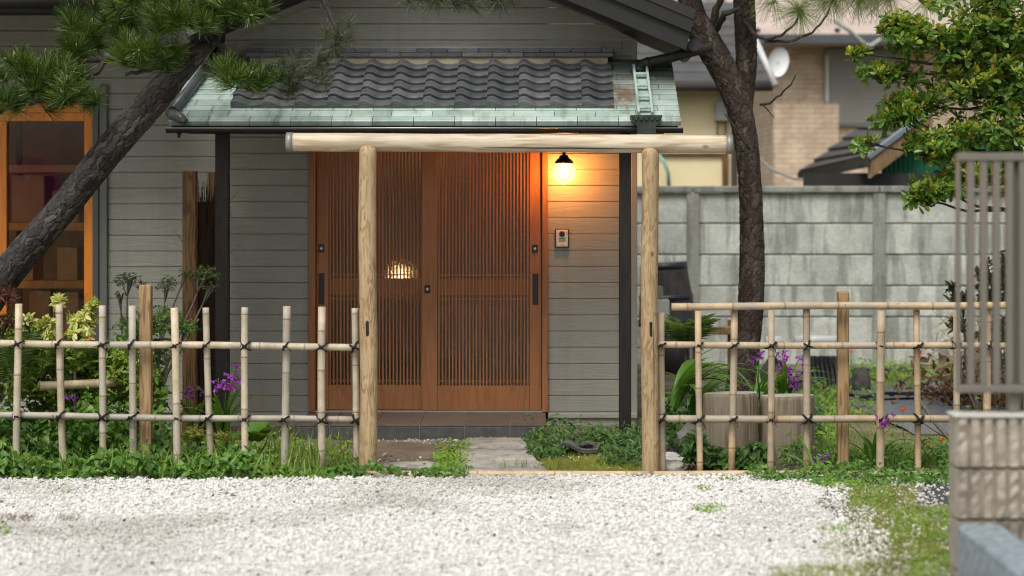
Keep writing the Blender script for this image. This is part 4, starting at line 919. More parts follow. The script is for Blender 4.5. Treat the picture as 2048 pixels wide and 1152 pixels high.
# ------------------------------------------------------------------ trees
def trunk_mesh(path, n=56, seg=.012, cells=.055, depth=.012, seed=1):
    """tapering tube along (point, radius) with raised bark plates parted by cracks"""
    rng = np.random.default_rng(seed); P = [Vector(p) for p, r in path]; Rr = [r for p, r in path]
    pts, rad = [], []
    for i in range(len(P) - 1):
        p0, p1, p2, p3 = P[max(0, i - 1)], P[i], P[i + 1], P[min(len(P) - 1, i + 2)]
        m = max(2, int((p2 - p1).length / seg))
        for j in range(m):
            t = j / m; a = 2 * p1; b = p2 - p0; c = 2 * p0 - 5 * p1 + 4 * p2 - p3; d = 3 * p1 - p0 - 3 * p2 + p3
            pts.append(.5 * (a + b * t + c * t * t + d * t ** 3)); rad.append(Rr[i] + (Rr[i + 1] - Rr[i]) * (3 * t * t - 2 * t ** 3))
    pts.append(P[-1]); rad.append(Rr[-1]); m = len(pts)
    A = np.array(pts); rad = np.array(rad); s = np.concatenate([[0], np.cumsum(np.linalg.norm(np.diff(A, axis=0), axis=1))])
    T = norm(np.gradient(A, axis=0)); up = np.array([.3, 1, .1]); U = norm(up - T * (T @ up)[:, None]); Sd = np.cross(T, U)
    ang = np.arange(n) * 2 * np.pi / n; rm = rad.mean()
    ncell = int(s[-1] * 2 * np.pi * rm / (cells * cells * 1.5)) + 6
    cu, cv = rng.random(ncell) * 2 * np.pi * rm, rng.random(ncell) * s[-1]
    uu = (ang * rm)[None, :].repeat(m, 0); vv = s[:, None].repeat(n, 1)
    uu = uu + .010 * np.sin(vv * 37 + uu * 19) + .004 * np.sin(vv * 113 + uu * 61); vv = vv + .016 * np.sin(uu * 41 + vv * 13) + .006 * np.sin(uu * 133)
    per = 2 * np.pi * rm; f1 = np.full((m, n), 9.0); f2 = f1.copy(); hid = np.zeros((m, n)); ch = rng.random(ncell)
    for a, b, h in zip(cu, cv, ch):
        du = np.abs(uu - a); du = np.minimum(du, per - du); dd = np.sqrt(du ** 2 * 1.7 + ((vv - b) * .42) ** 2) * (.7 + .6 * h)
        near = dd < f1; f2 = np.where(near, f1, np.minimum(f2, dd)); hid = np.where(near, h, hid); f1 = np.where(near, dd, f1)
    e = np.clip((f2 - f1) / (cells * .22), 0, 1); plate = e ** .5
    rr = rad[:, None] * (1 + .035 * np.sin(ang * 2 + s[:, None] * 4)) + depth * (plate - .6) * (.5 + .8 * hid) + rng.normal(size=(m, n)) * depth * .16
    V = A[:, None] + (U[:, None] * np.cos(ang)[None, :, None] + Sd[:, None] * np.sin(ang)[None, :, None]) * rr[..., None]
    i = np.arange(m - 1)[:, None] * n; k2 = np.arange(n)[None]; k3 = (k2 + 1) % n
    Fa = np.stack([i + k2, i + k3, i + n + k3, i + n + k2], -1).reshape(-1, 4)
    ti = (plate * (.28 + .72 * hid ** 1.3)).ravel(); return V.reshape(-1, 3), Fa, ti
def tufts(pos, axis, nn, lmin, lmax, width, spread=(10, 95), shoot=.05, droop=0.0):
    """needle tufts: pos (n,3), axis (n,3), nn needles each"""
    n = len(pos); axis = norm(axis); ref = RNG.normal(size=(n, 3)); u = norm(np.cross(axis, ref)); v = np.cross(axis, u)
    th = np.radians(RNG.uniform(*spread, size=(n, nn))) ; ph = RNG.uniform(0, 2 * np.pi, (n, nn))
    d = axis[:, None] * np.cos(th)[..., None] + (u[:, None] * np.cos(ph)[..., None] + v[:, None] * np.sin(ph)[..., None]) * np.sin(th)[..., None]
    d[..., 2] -= droop
    st = pos[:, None] + axis[:, None] * (shoot * (1 - th / np.radians(spread[1])))[..., None]
    ln = RNG.uniform(lmin, lmax, (n, nn)) * RNG.uniform(.8, 1.1, (n, 1))
    M = leafM(st.reshape(-1, 3), d.reshape(-1, 3), RNG.normal(size=(n * nn, 3)), np.ones(n * nn))
    M[:, :, 0] *= width; M[:, :, 1] *= ln.reshape(-1, 1); return scatter(T_ND, M)
def blob_pts(ells, per=1.0):
    """points spread through ellipsoids (px, py, D, rx, ry, rd, count), pixels turned to metres at D"""
    P, C = [], []
    for px, py, D, rx, ry, rd, cnt in ells:
        n = int(cnt * per); d = rdir(n) * (RNG.random(n) ** .45)[:, None]; c = np.array(W(px, py, D)); s = D / F
        P.append(c + d * np.array([rx * s, rd, ry * s])); C.append(np.repeat(c[None], n, 0))
    return np.concatenate(P), np.concatenate(C)
def limb(mb, pts, r0, r1, n=7):
    m = len(pts); out, rad = [], []
    for i in range(m - 1):
        for j in range(4): out.append(Vector(pts[i]).lerp(Vector(pts[i + 1]), j / 4) + Vector((random.uniform(-1, 1), random.uniform(-1, 1), random.uniform(-1, 1))) * r0 * .35)
    out.append(Vector(pts[-1])); rad = [r0 + (r1 - r0) * i / (len(out) - 1) for i in range(len(out))]
    return mb.tube(out, rad, n, True, None, True, .1)

# black pine leaning over the porch from the left
pine = thing('pine_tree', 'leaning black pine with dark plated bark and needle pads over the porch roof', 'pine tree', (-3.62, 13.3, 0))
pw = lambda px, py, w, D=13.3: (W(px, py, D), w / 2 * D / F)
V, Fa, ti = trunk_mesh([((-3.72, 13.35, -.08), .20), ((-3.70, 13.33, .25), .17), pw(-85, 690, 74), pw(-32, 606, 68), pw(32, 525, 62), pw(121, 422, 59), pw(209, 312, 58), pw(296, 212, 57), pw(366, 132, 50), pw(418, 72, 42), pw(460, 0, 38), pw(500, -70, 42), pw(500, -160, 30), pw(480, -250, 12)], 120, .006, .040, .0095, 3)
link('trunk', npmesh('trunk', V, Fa, m_bark, ti, True), pine)
br = MB()
def WL(l): return [W(*p) for p in l]
for pl_, r0, r1 in [([(420, 92, 13.25), (350, 108, 13.1), (300, 140, 13.05), (250, 150, 13.0)], .028, .010), ([(400, 105, 13.3), (300, 90, 13.5), (215, 120, 13.4), (185, 150, 13.2), (120, 185, 13.1), (60, 210, 13.1)], .026, .008),
                    ([(185, 150, 13.2), (178, 170, 13.15), (150, 205, 13.1)], .014, .006), ([(455, 30, 13.3), (380, 45, 13.1), (320, 60, 13.0)], .026, .009), ([(455, 30, 13.3), (300, 10, 13.6), (200, 40, 13.6), (150, 80, 13.5)], .026, .008),
                    ([(465, 10, 13.3), (520, 25, 13.1), (560, 20, 13.0)], .02, .008), ([(430, 75, 13.25), (455, 110, 13.1), (480, 150, 12.95), (500, 165, 12.9)], .016, .006), ([(215, 120, 13.4), (120, 130, 13.3), (50, 150, 13.2)], .012, .006),
                    ([(470, -60, 13.2), (600, -60, 13.0), (648, 0, 12.95), (660, 30, 12.95), (675, 62, 12.92), (668, 92, 12.9), (648, 118, 12.9), (620, 142, 12.9), (590, 168, 12.9), (585, 190, 12.9)], .016, .006), ([(673, 62, 12.92), (700, 85, 12.9)], .008, .004),
                    ([(480, -110, 13.2), (700, -90, 12.95), (860, -25, 12.9), (880, 5, 12.9)], .018, .006), ([(860, -30, 12.9), (960, -20, 12.9), (1050, -15, 12.9)], .012, .005), ([(640, 10, 12.95), (655, 35, 12.95), (650, 45, 12.95)], .006, .003)]:
    limb(br, WL(pl_), r0, r1)
br.build('branch', m_twig, pine)
ellA = [(70, 150, 13.1, 95, 30, .22, 26), (95, 190, 13.0, 100, 28, .22, 26), (150, 205, 13.1, 60, 18, .15, 11), (40, 225, 13.1, 60, 14, .15, 8), (185, 85, 13.4, 75, 45, .22, 22), (240, 40, 13.6, 110, 40, .22, 26), (290, 118, 12.95, 70, 32, .16, 20), (345, 135, 12.95, 28, 20, .1, 5),
        (350, 50, 12.95, 80, 38, .2, 26), (330, 15, 13.1, 110, 30, .22, 24), (470, 25, 13.1, 65, 36, .2, 24), (430, 8, 13.3, 80, 26, .2, 14), (490, 165, 12.85, 62, 20, .12, 13), (440, 150, 12.95, 28, 16, .08, 4), (535, 165, 12.85, 32, 16, .08, 5), (300, -60, 13.3, 300, 50, .4, 50), (130, 130, 13.3, 60, 30, .15, 8)]
pos, cen = blob_pts(ellA, .8); ax = rdir(len(pos), 1.3, .55) + (pos - cen) * 1.2; ax[:, 1] -= .25
V1 = tufts(pos, ax, 120, .085, .13, .0036, (8, 95), .05)
link('crown', npmesh('crown', *V1, m_needle), pine)
sub = RNG.random(len(pos)) < .55; pb = pos[sub] + norm(ax[sub]) * .052
mb = MB(); mr = MB()
for p, a in zip(pb, norm(ax[sub])):
    (mr if random.random() < .22 else mb).tube([p - a * .01, p + a * .016, p + a * .034], [.007, .009, .003], 5)
mb.build('candle_buds', m_bud, pine, kind='stuff'); mr.build('pollen_cones', m_budred, pine, kind='stuff')
ellD = [(678, 80, 12.9, 32, 28, .08, 6), (600, 150, 12.9, 50, 30, .1, 8), (585, 180, 12.9, 20, 16, .06, 4), (640, 130, 12.9, 22, 18, .06, 3), (470, 10, 13.4, 60, 40, .2, 8)]
pos, cen = blob_pts(ellD); V2 = tufts(pos, rdir(len(pos), .6, .7), 110, .06, .10, .0026, (10, 110), .06)
ellT = [(855, -2, 12.9, 45, 16, .1, 8), (905, 2, 12.9, 30, 12, .1, 5), (960, -8, 12.9, 50, 12, .1, 6), (1040, -6, 12.9, 28, 14, .1, 5)]
pos, cen = blob_pts(ellT); V3 = tufts(pos, rdir(len(pos), .2, .7), 110, .07, .11, .0027, (10, 115), .05)
link('sparse_tufts', npmesh('sparse_tufts', *cat_([V2, V3]), m_needle_d), pine)

# red-barked pine in the right garden
pin2 = thing('pine_tree', 'forked red-barked pine rising behind the right bamboo fence', 'pine tree', W(1480, 838, 15.5))
D2 = 15.5; q = lambda px, py, w, D=D2: (W(px, py, D), w / 2 * D / F)
V1, F1, t1 = trunk_mesh([q(1476, 850, 78), q(1481, 790, 64), q(1489, 720, 56), q(1499, 640, 50), q(1504, 540, 48), q(1503, 440, 46), q(1499, 350, 46), q(1490, 270, 48), q(1473, 200, 50), q(1445, 135, 52), q(1412, 80, 54), q(1385, 25, 48), q(1376, -40, 42), q(1390, -140, 32), q(1400, -260, 14)], 90, .0065, .044, .0095, 5)
V2_, F2_, t2 = trunk_mesh([q(1484, 250, 26, 15.55), q(1489, 190, 38, 15.6), q(1493, 120, 42, 15.62), q(1490, 40, 42, 15.62), q(1487, -50, 40, 15.6), q(1495, -180, 26, 15.6), q(1500, -280, 10, 15.6)], 80, .0065, .044, .0095, 6)
link('trunk', npmesh('trunk', *cat_([(V1, F1), (V2_, F2_)]), m_bark2, np.concatenate([t1, t2]), True), pin2)
br = MB()
for pl_, r0, r1 in [([(1425, 60, 15.5), (1432, 20, 15.45), (1445, -20, 15.4)], .035, .02), ([(1428, 62, 15.5), (1450, 30, 15.3), (1480, 15, 15.3)], .03, .015), ([(1490, 40, 15.5), (1508, 68, 15.3), (1530, 80, 15.2), (1560, 72, 15.1), (1590, 48, 15.1), (1602, 20, 15.1)], .016, .007), ([(1530, 82, 15.2), (1580, 84, 15.1), (1625, 65, 15.1), (1655, 30, 15.1), (1668, -10, 15.1)], .012, .006),
                    ([(1520, 210, 15.4), (1538, 208, 15.3), (1560, 190, 15.25), (1583, 168, 15.2), (1592, 150, 15.2)], .011, .005), ([(1528, 212, 15.4), (1548, 235, 15.4)], .006, .003), ([(1500, 300, 15.35), (1450, 228, 15.3)], .01, .006), ([(1500, -60, 15.4), (1700, -60, 15.0), (1830, -10, 15.0), (1862, 18, 15.0), (1890, 32, 15.0)], .022, .012), ([(1600, -60, 15.2), (1700, -30, 15.1), (1720, -10, 15.1)], .012, .006), ([(1840, -6, 15), (1870, -30, 15)], .01, .006)]:
    limb(br, WL(pl_), r0, r1)
br.build('branch', m_twig, pin2)
ax_ = []; pos = np.array([list(W(*p)) for p in [(1601, 18, 15.1), (1598, 24, 15.1), (1668, -8, 15.1), (1662, 5, 15.1), (1716, -12, 15.1), (1725, -18, 15.1), (1790, -14, 15.0), (1780, -20, 15.), (1858, -10, 15.), (1545, -12, 15.2), (1900, -10, 15.), (1640, -16, 15.1), (1760, -22, 15.1)]])
pos = np.concatenate([pos, pos + RNG.normal(size=pos.shape) * .03])
V1 = tufts(pos, rdir(len(pos), .1, .5), 90, .16, .25, .0026, (15, 120), .04, .35)
ell2 = [(1560, -90, 15.2, 200, 45, .5, 40), (1400, -120, 15.4, 120, 60, .5, 30), (1780, -80, 15.0, 150, 30, .4, 24)]
pos, _ = blob_pts(ell2); V2 = tufts(pos, rdir(len(pos), .6, .6), 70, .14, .22, .003, (15, 110), .04, .2)
link('crown', npmesh('crown', *cat_([V1, V2]), m_needle_l), pin2)

# broad-leaved evergreen at the upper right
def rosettes(tips, axes, nl, T, lmin, lmax, tilt=(45, 85)):
    n = len(tips); axes = norm(axes); ref = RNG.normal(size=(n, 3)); u = norm(np.cross(axes, ref)); v = np.cross(axes, u)
    ph = (np.arange(nl) * 2.399)[None] + RNG.uniform(0, 6, (n, 1)) + RNG.normal(size=(n, nl)) * .25
    th = np.radians(RNG.uniform(*tilt, size=(n, nl))); d = axes[:, None] * np.cos(th)[..., None] + (u[:, None] * np.cos(ph)[..., None] + v[:, None] * np.sin(ph)[..., None]) * np.sin(th)[..., None]
    st = tips[:, None] - axes[:, None] * (RNG.random((n, nl)) * lmax * .5)[..., None]
    nr_ = np.repeat(axes[:, None], nl, 1) + RNG.normal(size=(n, nl, 3)) * .25
    return scatter(T, leafM(st.reshape(-1, 3), d.reshape(-1, 3), nr_.reshape(-1, 3), RNG.uniform(lmin, lmax, n * nl)))
m_ev = M_leaf('evergreen_leaf', [(.045, .105, .016), (.085, .17, .026), (.13, .23, .034), (.18, .28, .05)], .3, .38)
m_evn = M_leaf('evergreen_new_leaf', [(.24, .28, .035), (.36, .36, .05), (.30, .24, .03), (.20, .28, .04)], .4, .35)
ev = thing('evergreen_tree', 'bushy spoon-leaved evergreen with yellowish new shoots above the louvre fence', 'tree', W(2040, 850, 14.9))
DE = 14.5
ells = [(1990, 60, DE, 110, 60, .35, 190), (1900, 90, DE, 90, 40, .25, 110), (1820, 65, DE - .1, 60, 28, .15, 45), (2040, 160, DE, 90, 70, .35, 200), (1930, 170, DE, 80, 45, .3, 110), (1990, 255, DE, 90, 50, .35, 150), (1880, 290, DE - .05, 70, 32, .2, 90), (1790, 235, DE - .1, 45, 16, .1, 22), (1830, 210, DE, 60, 24, .14, 34), (1755, 145, DE - .1, 36, 18, .1, 16), (1715, 106, DE - .1, 18, 9, .06, 7), (1800, 150, DE, 45, 22, .12, 22), (1790, 40, DE - .05, 30, 16, .1, 12), (1730, 285, DE - .1, 22, 14, .08, 5), (1870, 375, DE - .1, 62, 26, .18, 70), (1940, 345, DE, 70, 30, .25, 70), (1810, 230, DE - .1, 30, 12, .08, 8), (2140, 100, DE, 110, 120, .4, 160), (2120, 280, DE, 90, 80, .35, 110), (2000, 0, DE, 160, 40, .4, 120), (1835, 395, DE - .1, 28, 14, .1, 14), (2060, 380, DE, 60, 40, .3, 60)]
ells = [(p_, q_, D_, rx * (1.12 if p_ < 1850 else 1), ry * (1.15 if p_ < 1850 else 1), rd, int(ct * (1.5 if p_ < 1850 else .9))) for p_, q_, D_, rx, ry, rd, ct in ells]
pos, cen = blob_pts(ells); axs = (pos - cen) * 2.2 + rdir(len(pos), .55, .45); axs[:, 1] -= .25
top = norm(axs)[:, 2] + RNG.normal(size=len(pos)) * .3 + (pos[:, 2] - cen[:, 2]) * 3 > .5
V1 = rosettes(pos, axs, 6, T_OB, .048, .088); link('crown', npmesh('crown', *V1, m_ev), ev)
V2 = rosettes(pos[top] + norm(axs[top]) * .018, axs[top], 7, T_OB, .03, .055, (15, 65)); link('new_shoots', npmesh('new_shoots', *V2, m_evn), ev)
mb = MB()
t0 = W(2040, 860, 14.9); t1_ = W(2035, 420, 14.75); t2_ = W(2030, 200, 14.6)
limb(mb, [t0, W(2046, 640, 14.85), t1_, t2_, W(2020, 60, 14.5)], .06, .02, 10)
mb.build('trunk', m_twig, ev); mb = MB()
hub = [t1_, t2_, W(2010, 120, 14.55), W(2030, 320, 14.65)]
for e in ells:
    c = W(e[0], e[1], e[2]); h = min(hub, key=lambda p: (p - c).length + (0 if p.z < c.z + .1 else .4)); mid = h.lerp(c, .5) + Vector((0, 0, -.05)); limb(mb, [h, mid, c], .014, .005, 6)
    for _ in range(7):
        t_ = c + Vector((random.uniform(-1, 1) * e[3] * e[2] / F, random.uniform(-1, 1) * e[5], random.uniform(-1, 1) * e[4] * e[2] / F)) * .85; limb(mb, [c.lerp(mid, .25), c.lerp(t_, .5), t_], .005, .002, 5)
mb.build('branch', m_twig, ev)
# ------------------------------------------------------------------ garden plants and small things
def lm(name, *st, **kw): return M_leaf(name, list(st), **kw)
m_hou = lm('ground_ivy_leaf', (.035, .10, .014), (.065, .155, .02), (.10, .21, .03), (.15, .26, .045))
m_weed = lm('bright_weed_leaf', (.10, .21, .02), (.16, .28, .035), (.22, .33, .05))
m_wdark = lm('dark_weed_leaf', (.028, .08, .016), (.05, .125, .022), (.085, .17, .035))
m_moss = lm('moss_blade', (.15, .20, .025), (.24, .26, .04), (.30, .28, .07), (.15, .27, .025))
m_grass = lm('grass_blade', (.09, .19, .025), (.16, .26, .04), (.24, .29, .08))
m_azal = lm('azalea_leaf', (.035, .065, .015), (.06, .10, .02), (.10, .14, .03))
m_piet = lm('variegated_leaf', (.30, .36, .08), (.46, .48, .16), (.60, .58, .28))
m_yel2 = lm('yellow_shrub_leaf', (.20, .22, .03), (.30, .28, .05), (.12, .19, .03))
m_fern = lm('fern_leaf', (.03, .075, .012), (.055, .11, .018), (.08, .14, .025))
m_strap = lm('strap_leaf', (.06, .15, .025), (.09, .20, .035), (.13, .25, .045), rough=.35)
m_red = lm('maroon_leaf', (.06, .012, .014), (.11, .025, .022), (.22, .09, .06), rough=.4)
m_purple = lm('purple_petal', (.26, .035, .40), (.36, .07, .52), (.45, .14, .60), rough=.5, trans=.35)
m_poppy = lm('orange_petal', (.75, .16, .05), (.80, .22, .07), rough=.5, trans=.35)
m_straw = lm('dry_straw', (.30, .23, .13), (.42, .34, .21), (.18, .12, .07), rough=.7, trans=.15)
m_brownleaf = lm('brown_leaf', (.10, .05, .025), (.17, .09, .045), (.07, .035, .02), rough=.6, trans=.1)
m_needlebrown = lm('fallen_needles', (.16, .06, .025), (.22, .09, .04), rough=.7, trans=.1)
m_rock = M_plain('grey_rock', (.17, .165, .15), .85, .35, 6, bmp=.8, bs=30)
m_rockd = M_plain('dark_rock', (.07, .065, .058), .8, .4, 6, bmp=.8, bs=30)
m_rockw = M_plain('white_stone', (.58, .56, .52), .85, .15, 9, bmp=.4, bs=30)
m_gran2 = M_concrete('pale_granite', (.40, .38, .335), .35)
m_brownst = M_plain('brown_stone', (.165, .125, .085), .9, .25, 9, bmp=.6, bs=40)
m_mosst = M_plain('mossy_stone', (.13, .12, .065), .9, .35, 9, bmp=.6, bs=40)

def bedpts(reg):
    """reg: (px0, px1, D0, D1, h, n): points in a low uneven leafy volume on the ground"""
    P = []
    for px0, px1, D0, D1, h, n in reg:
        D = RNG.uniform(D0, D1, n); x = (RNG.uniform(px0, px1, n) - CX) * D / F
        hh = h * (.55 + .25 * np.sin(x * 9 + D * 5) + .25 * np.sin(x * 23 - D * 13) + .12 * RNG.normal(size=n)); hh = np.clip(hh, .03, h * 1.3)
        P.append(np.stack([x, D, hh * RNG.random(n) ** .5], -1))
    return np.concatenate(P)
def bed(name, label, cat, reg, T, lmin, lmax, mat, tilt=.55, stems=True, kind='stuff'):
    P = bedpts(reg); n = len(P); nr_ = rdir(n, 1.2, tilt); nr_[:, 1] -= .35; d = np.cross(nr_, RNG.normal(size=(n, 3))); d[:, 2] -= .25
    parts = [scatter(T, leafM(P, d, nr_, RNG.uniform(lmin, lmax, n)))]
    o = link(name, npmesh(name, *parts[0], mat)); return tag(o, label, cat, kind=kind)
def blades(name, label, cat, reg, lmin, lmax, mat, width=1.0, lean=.5):
    P = bedpts([(a, b, c, d, .02, n) for a, b, c, d, n in reg]); P[:, 2] = 0.0; n = len(P)
    d = rdir(n, 1.2, lean); Mx = leafM(P, d, RNG.normal(size=(n, 3)), RNG.uniform(lmin, lmax, n)); Mx[:, :, 0] *= width
    return tag(link(name, npmesh(name, *scatter(T_BL, Mx), mat)), label, cat, kind='stuff')

bed('ground_cover', 'heart-leaved green ground cover massed along the left fence foot', 'ground cover', [(-420, 520, 12.12, 12.42, .15, 2300), (-420, 340, 12.5, 13.0, .40, 4200), (330, 540, 12.5, 12.7, .16, 500), (-420, 330, 13.0, 13.7, .56, 3600), (520, 720, 12.2, 12.34, .07, 240)], T_HE, .028, .066, m_hou)
bed('weed_patch', 'light green weeds sprouting among the left bed stones', 'weeds', [(520, 560, 12.5, 12.7, .15, 120), (590, 700, 12.6, 13.2, .10, 420), (330, 600, 12.9, 13.5, .16, 500), (500, 720, 13.4, 14.0, .06, 200)], T_EL, .022, .05, m_weed)
bed('weed_patch', 'fresh light-leaved weeds mixed into the left ground cover', 'weeds', [(-420, 540, 12.12, 12.45, .18, 900), (-420, 340, 12.5, 13.0, .42, 700), (340, 560, 12.5, 12.9, .2, 300)], T_EL, .018, .05, m_weed)
blades('grass_patch', 'stray grass blades poking through the left ground cover', 'grass', [(-420, 720, 12.12, 12.4, 500), (330, 700, 12.5, 13.2, 300)], .08, .24, m_grass)
bed('weed_patch', 'leafy dark weeds on the gravel edge beside the left gate post', 'weeds', [(690, 940, 12.16, 12.36, .09, 300)], T_HE, .02, .042, m_hou)
bed('weed_patch', 'bright green herb patch between brown stone and granite slabs', 'weeds', [(872, 945, 12.75, 13.7, .09, 700), (868, 930, 12.42, 12.85, .07, 420)], T_EL, .018, .036, m_weed)
bed('weed_patch', 'dark ivy-like weeds growing under the right porch wall', 'weeds', [(1050, 1285, 13.3, 14.2, .16, 1700), (1060, 1130, 13.0, 13.5, .10, 380), (1200, 1282, 12.6, 13.4, .15, 600)], T_EL, .025, .055, m_wdark)
bed('weed_patch', 'mixed green weeds overgrowing the right fence foot', 'weeds', [(1500, 1940, 12.02, 12.30, .10, 1100), (1560, 1960, 12.5, 12.85, .17, 1300), (1620, 1900, 11.85, 12.05, .07, 420)], T_EL, .022, .055, m_hou)
bed('weed_patch', 'dark heart-leaved weeds in front of the two stumps', 'weeds', [(1370, 1540, 12.5, 12.75, .20, 620), (1330, 1420, 13.2, 14.6, .34, 900), (1420, 1640, 13.4, 15.5, .30, 1300)], T_HE, .03, .065, m_wdark)
bed('weed_patch', 'light weeds scattered over the far right garden soil', 'weeds', [(1620, 1690, 13.2, 17.5, .14, 900), (1690, 1960, 18.2, 20.2, .14, 1300), (1560, 1760, 15.2, 18.5, .10, 600), (1890, 2100, 13.0, 14.3, .22, 600)], T_EL, .025, .06, m_weed)
bed('weed_patch', 'tiny weeds dotted over the white gravel', 'weeds', [(1385, 1445, 10.75, 11.05, .03, 160), (1395, 1420, 11.6, 11.75, .03, 40), (1440, 1480, 12.0, 12.1, .03, 40), (1660, 1690, 10.15, 10.3, .03, 50), (125, 140, 11.5, 11.6, .02, 15), (-20, 18, 10.1, 10.3, .05, 90)], T_EL, .012, .026, m_weed)
bed('weed_patch', 'bright leafy weeds dotted through the grassy verge', 'weeds', [(1700, 1790, 10.9, 11.9, .05, 500), (1780, 1900, 9.8, 10.9, .05, 700), (1820, 1930, 8.8, 9.6, .04, 500), (1560, 1640, 8.6, 9.0, .03, 120), (1640, 1720, 11.7, 12.0, .05, 200)], T_EL, .015, .035, m_weed)
blades('moss_patch', 'yellow-green moss and short grass beside the right gate post', 'moss', [(1085, 1290, 12.40, 12.95, 5200), (1120, 1285, 12.95, 13.2, 900)], .02, .05, m_moss)
blades('grass_patch', 'green grassy verge between the gravel and the block wall', 'grass', [(1700, 1830, 11.0, 11.75, 2200), (1750, 1925, 10.2, 11.0, 3600), (1780, 1935, 9.3, 10.2, 4200), (1700, 1930, 8.3, 9.3, 3600), (1540, 1700, 8.7, 9.2, 900), (1690, 1790, 10.4, 11.6, 1100), (1640, 1790, 9.1, 10.4, 1100), (1600, 1700, 8.6, 9.2, 500)], .02, .055, m_moss)
blades('moss_patch', 'short mossy grass over the right garden soil before the ground sheet', 'moss', [(1640, 1960, 12.8, 14.6, 5200), (1600, 1760, 14.4, 17.5, 3600), (1640, 1700, 13, 18, 1500)], .015, .045, m_moss)
blades('grass_patch', 'thin green grass tufts on the right garden soil', 'grass', [(1640, 1700, 12.7, 14.5, 700), (1690, 1920, 12.55, 13.3, 1500), (1700, 1850, 17.5, 19.5, 1500), (560, 720, 12.45, 12.6, 500), (1000, 1090, 12.42, 12.5, 60)], .04, .12, m_grass)
blades('dirt_weeds', 'small brown-green weed clumps on the left gravel', 'weeds', [(-10, 70, 10.5, 10.75, 500), (115, 160, 10.5, 10.7, 220)], .015, .04, m_brownleaf)

# ferns and strap-leaved plants
def frond(L0, pairs, lw):
    """template: arching frond along +Y with paired leaflets"""
    tv, tf = T_LA; Vs, Fs = [], []; o = 0
    for i in range(pairs):
        f = .12 + .86 * i / pairs; ln = lw * math.sin(math.pi * min(1, .18 + .82 * (1 - f) * 1.15)) + .01
        for sg in (-1, 1):
            c = np.array([0, f * L0, .28 * L0 * math.sin(f * 2.2) - .1 * L0 * f * f]); d = norm(np.array([sg * 1.0, .55, -.12]))
            M = leafM(c[None], d[None], np.array([[0, 0, 1.0]]), [ln * 2]); V, Fa = scatter((tv, tf), M); Vs.append(V); Fs.append(Fa + o); o += len(V)
    return np.concatenate(Vs).astype(np.float32), np.concatenate(Fs)
def fern(label, px, py, D, nf, L0, mat, name='fern', pairs=16, lw=.04, cat='fern', grp=None, elev=(.3, 1.3)):
    c = np.array(W(px, py, D)); c[2] = max(c[2], .0); T = frond(1.0, pairs, lw / L0)
    d = np.stack([np.cos(t := RNG.uniform(0, 6.28, nf)), np.sin(t), RNG.uniform(*elev, nf)], -1)
    M = leafM(np.repeat(c[None], nf, 0), d, np.array([[0, 0, 1.0]]).repeat(nf, 0), RNG.uniform(.7, 1.1, nf) * L0)
    o = thing(name, label, cat, tuple(c), grp); me = npmesh('fronds', *scatter(T, M), mat); link('fronds', me, o); 
    MB().tube([(c[0], c[1], -.02), (c[0], c[1], c[2] + .06)], [.02, .01], 6).build('crown_base', m_twig, o); return o
fern('feathery green fern in the far left bed behind the fence', 30, 790, 12.85, 18, .42, m_fern)
fern('large dark fern at the extreme left behind the fence', -70, 740, 13.1, 16, .5, m_fern)
fern('small fern beside the first pale pickets', 150, 760, 13.0, 12, .3, m_fern)
fern('glossy feather-leaved shrub between right gate post and pine trunk', 1372, 715, 13.9, 28, .30, lm('mahonia_leaf', (.06, .12, .03), (.10, .18, .05), (.20, .27, .12), rough=.22), 'feather_shrub', 12, .06, 'shrub', None, (.6, 1.9))
def ribbon(base, az, length, width, rise, droop, seg=8):
    vs, p = [], Vector(base); el = rise; st = length / seg; sd = Vector((-math.sin(az), math.cos(az), 0))
    for i in range(seg + 1):
        f = i / seg; w = width * (math.sin(math.pi * min(1, .12 + .88 * f)) ** .7 if f < 1 else 0) * .5
        fold = Vector((0, 0, w * .35)); vs += [p + sd * w + fold, p.copy(), p - sd * w + fold]
        p = p + Vector((math.cos(az) * math.cos(el), math.sin(az) * math.cos(el), math.sin(el))) * st; el -= droop / seg
    return vs, [q for i in range(seg) for q in ((3*i, 3*i+1, 3*i+4, 3*i+3), (3*i+1, 3*i+2, 3*i+5, 3*i+4))]
def strap_plant(label, px, py, D, n, ln, wd, name='strap_plant', cat='plant', mat=None, grp=None, rise=(1.0, 1.45), droop=(.6, 2.0), az=(0, 6.28)):
    c = W(px, py, D); o = thing(name, label, cat, tuple(c), grp)
    for i in range(n):
        v, f = ribbon(c + Vector((random.uniform(-.03, .03), random.uniform(-.03, .03), -.01)), random.uniform(*az), ln * random.uniform(.65, 1.1), wd * random.uniform(.7, 1.1), random.uniform(*rise), random.uniform(*droop))
        MB().add(v, f, 0, True).build('leaf', mat or m_strap, o)
    return o
def orchid_spikes(o, heads, basept):
    fl = leafT([(.16, .25), (.22, .55), (.12, .85)], .2, .2)
    for (px, py, D, nf, hh) in heads:
        top = W(px, py, D); mid = top.lerp(basept, .5) + Vector((random.uniform(-.02, .02), 0, .03))
        MB().tube([basept, mid, top, top + Vector((0, 0, .01))], [.004, .0035, .003, .002], 5).build('flower_stalk', m_strap, o)
        P = []; A = []
        for i in range(nf):
            c = np.array(top) + np.array([RNG.normal() * .022, RNG.normal() * .02, -hh * i / nf + RNG.normal() * .008]); ax = norm(np.array([RNG.normal(), -.6 + RNG.normal() * .5, -.2]))
            for q in range(6): P.append(c); A.append(ax + RNG.normal(size=3) * .75)
        V, Fa = scatter(fl, leafM(np.array(P), np.array(A), RNG.normal(size=(len(P), 3)), RNG.uniform(.022, .036, len(P))))
        tag(link('flower_spike', npmesh('flower_spike', V, Fa, m_purple), o), kind='stuff')
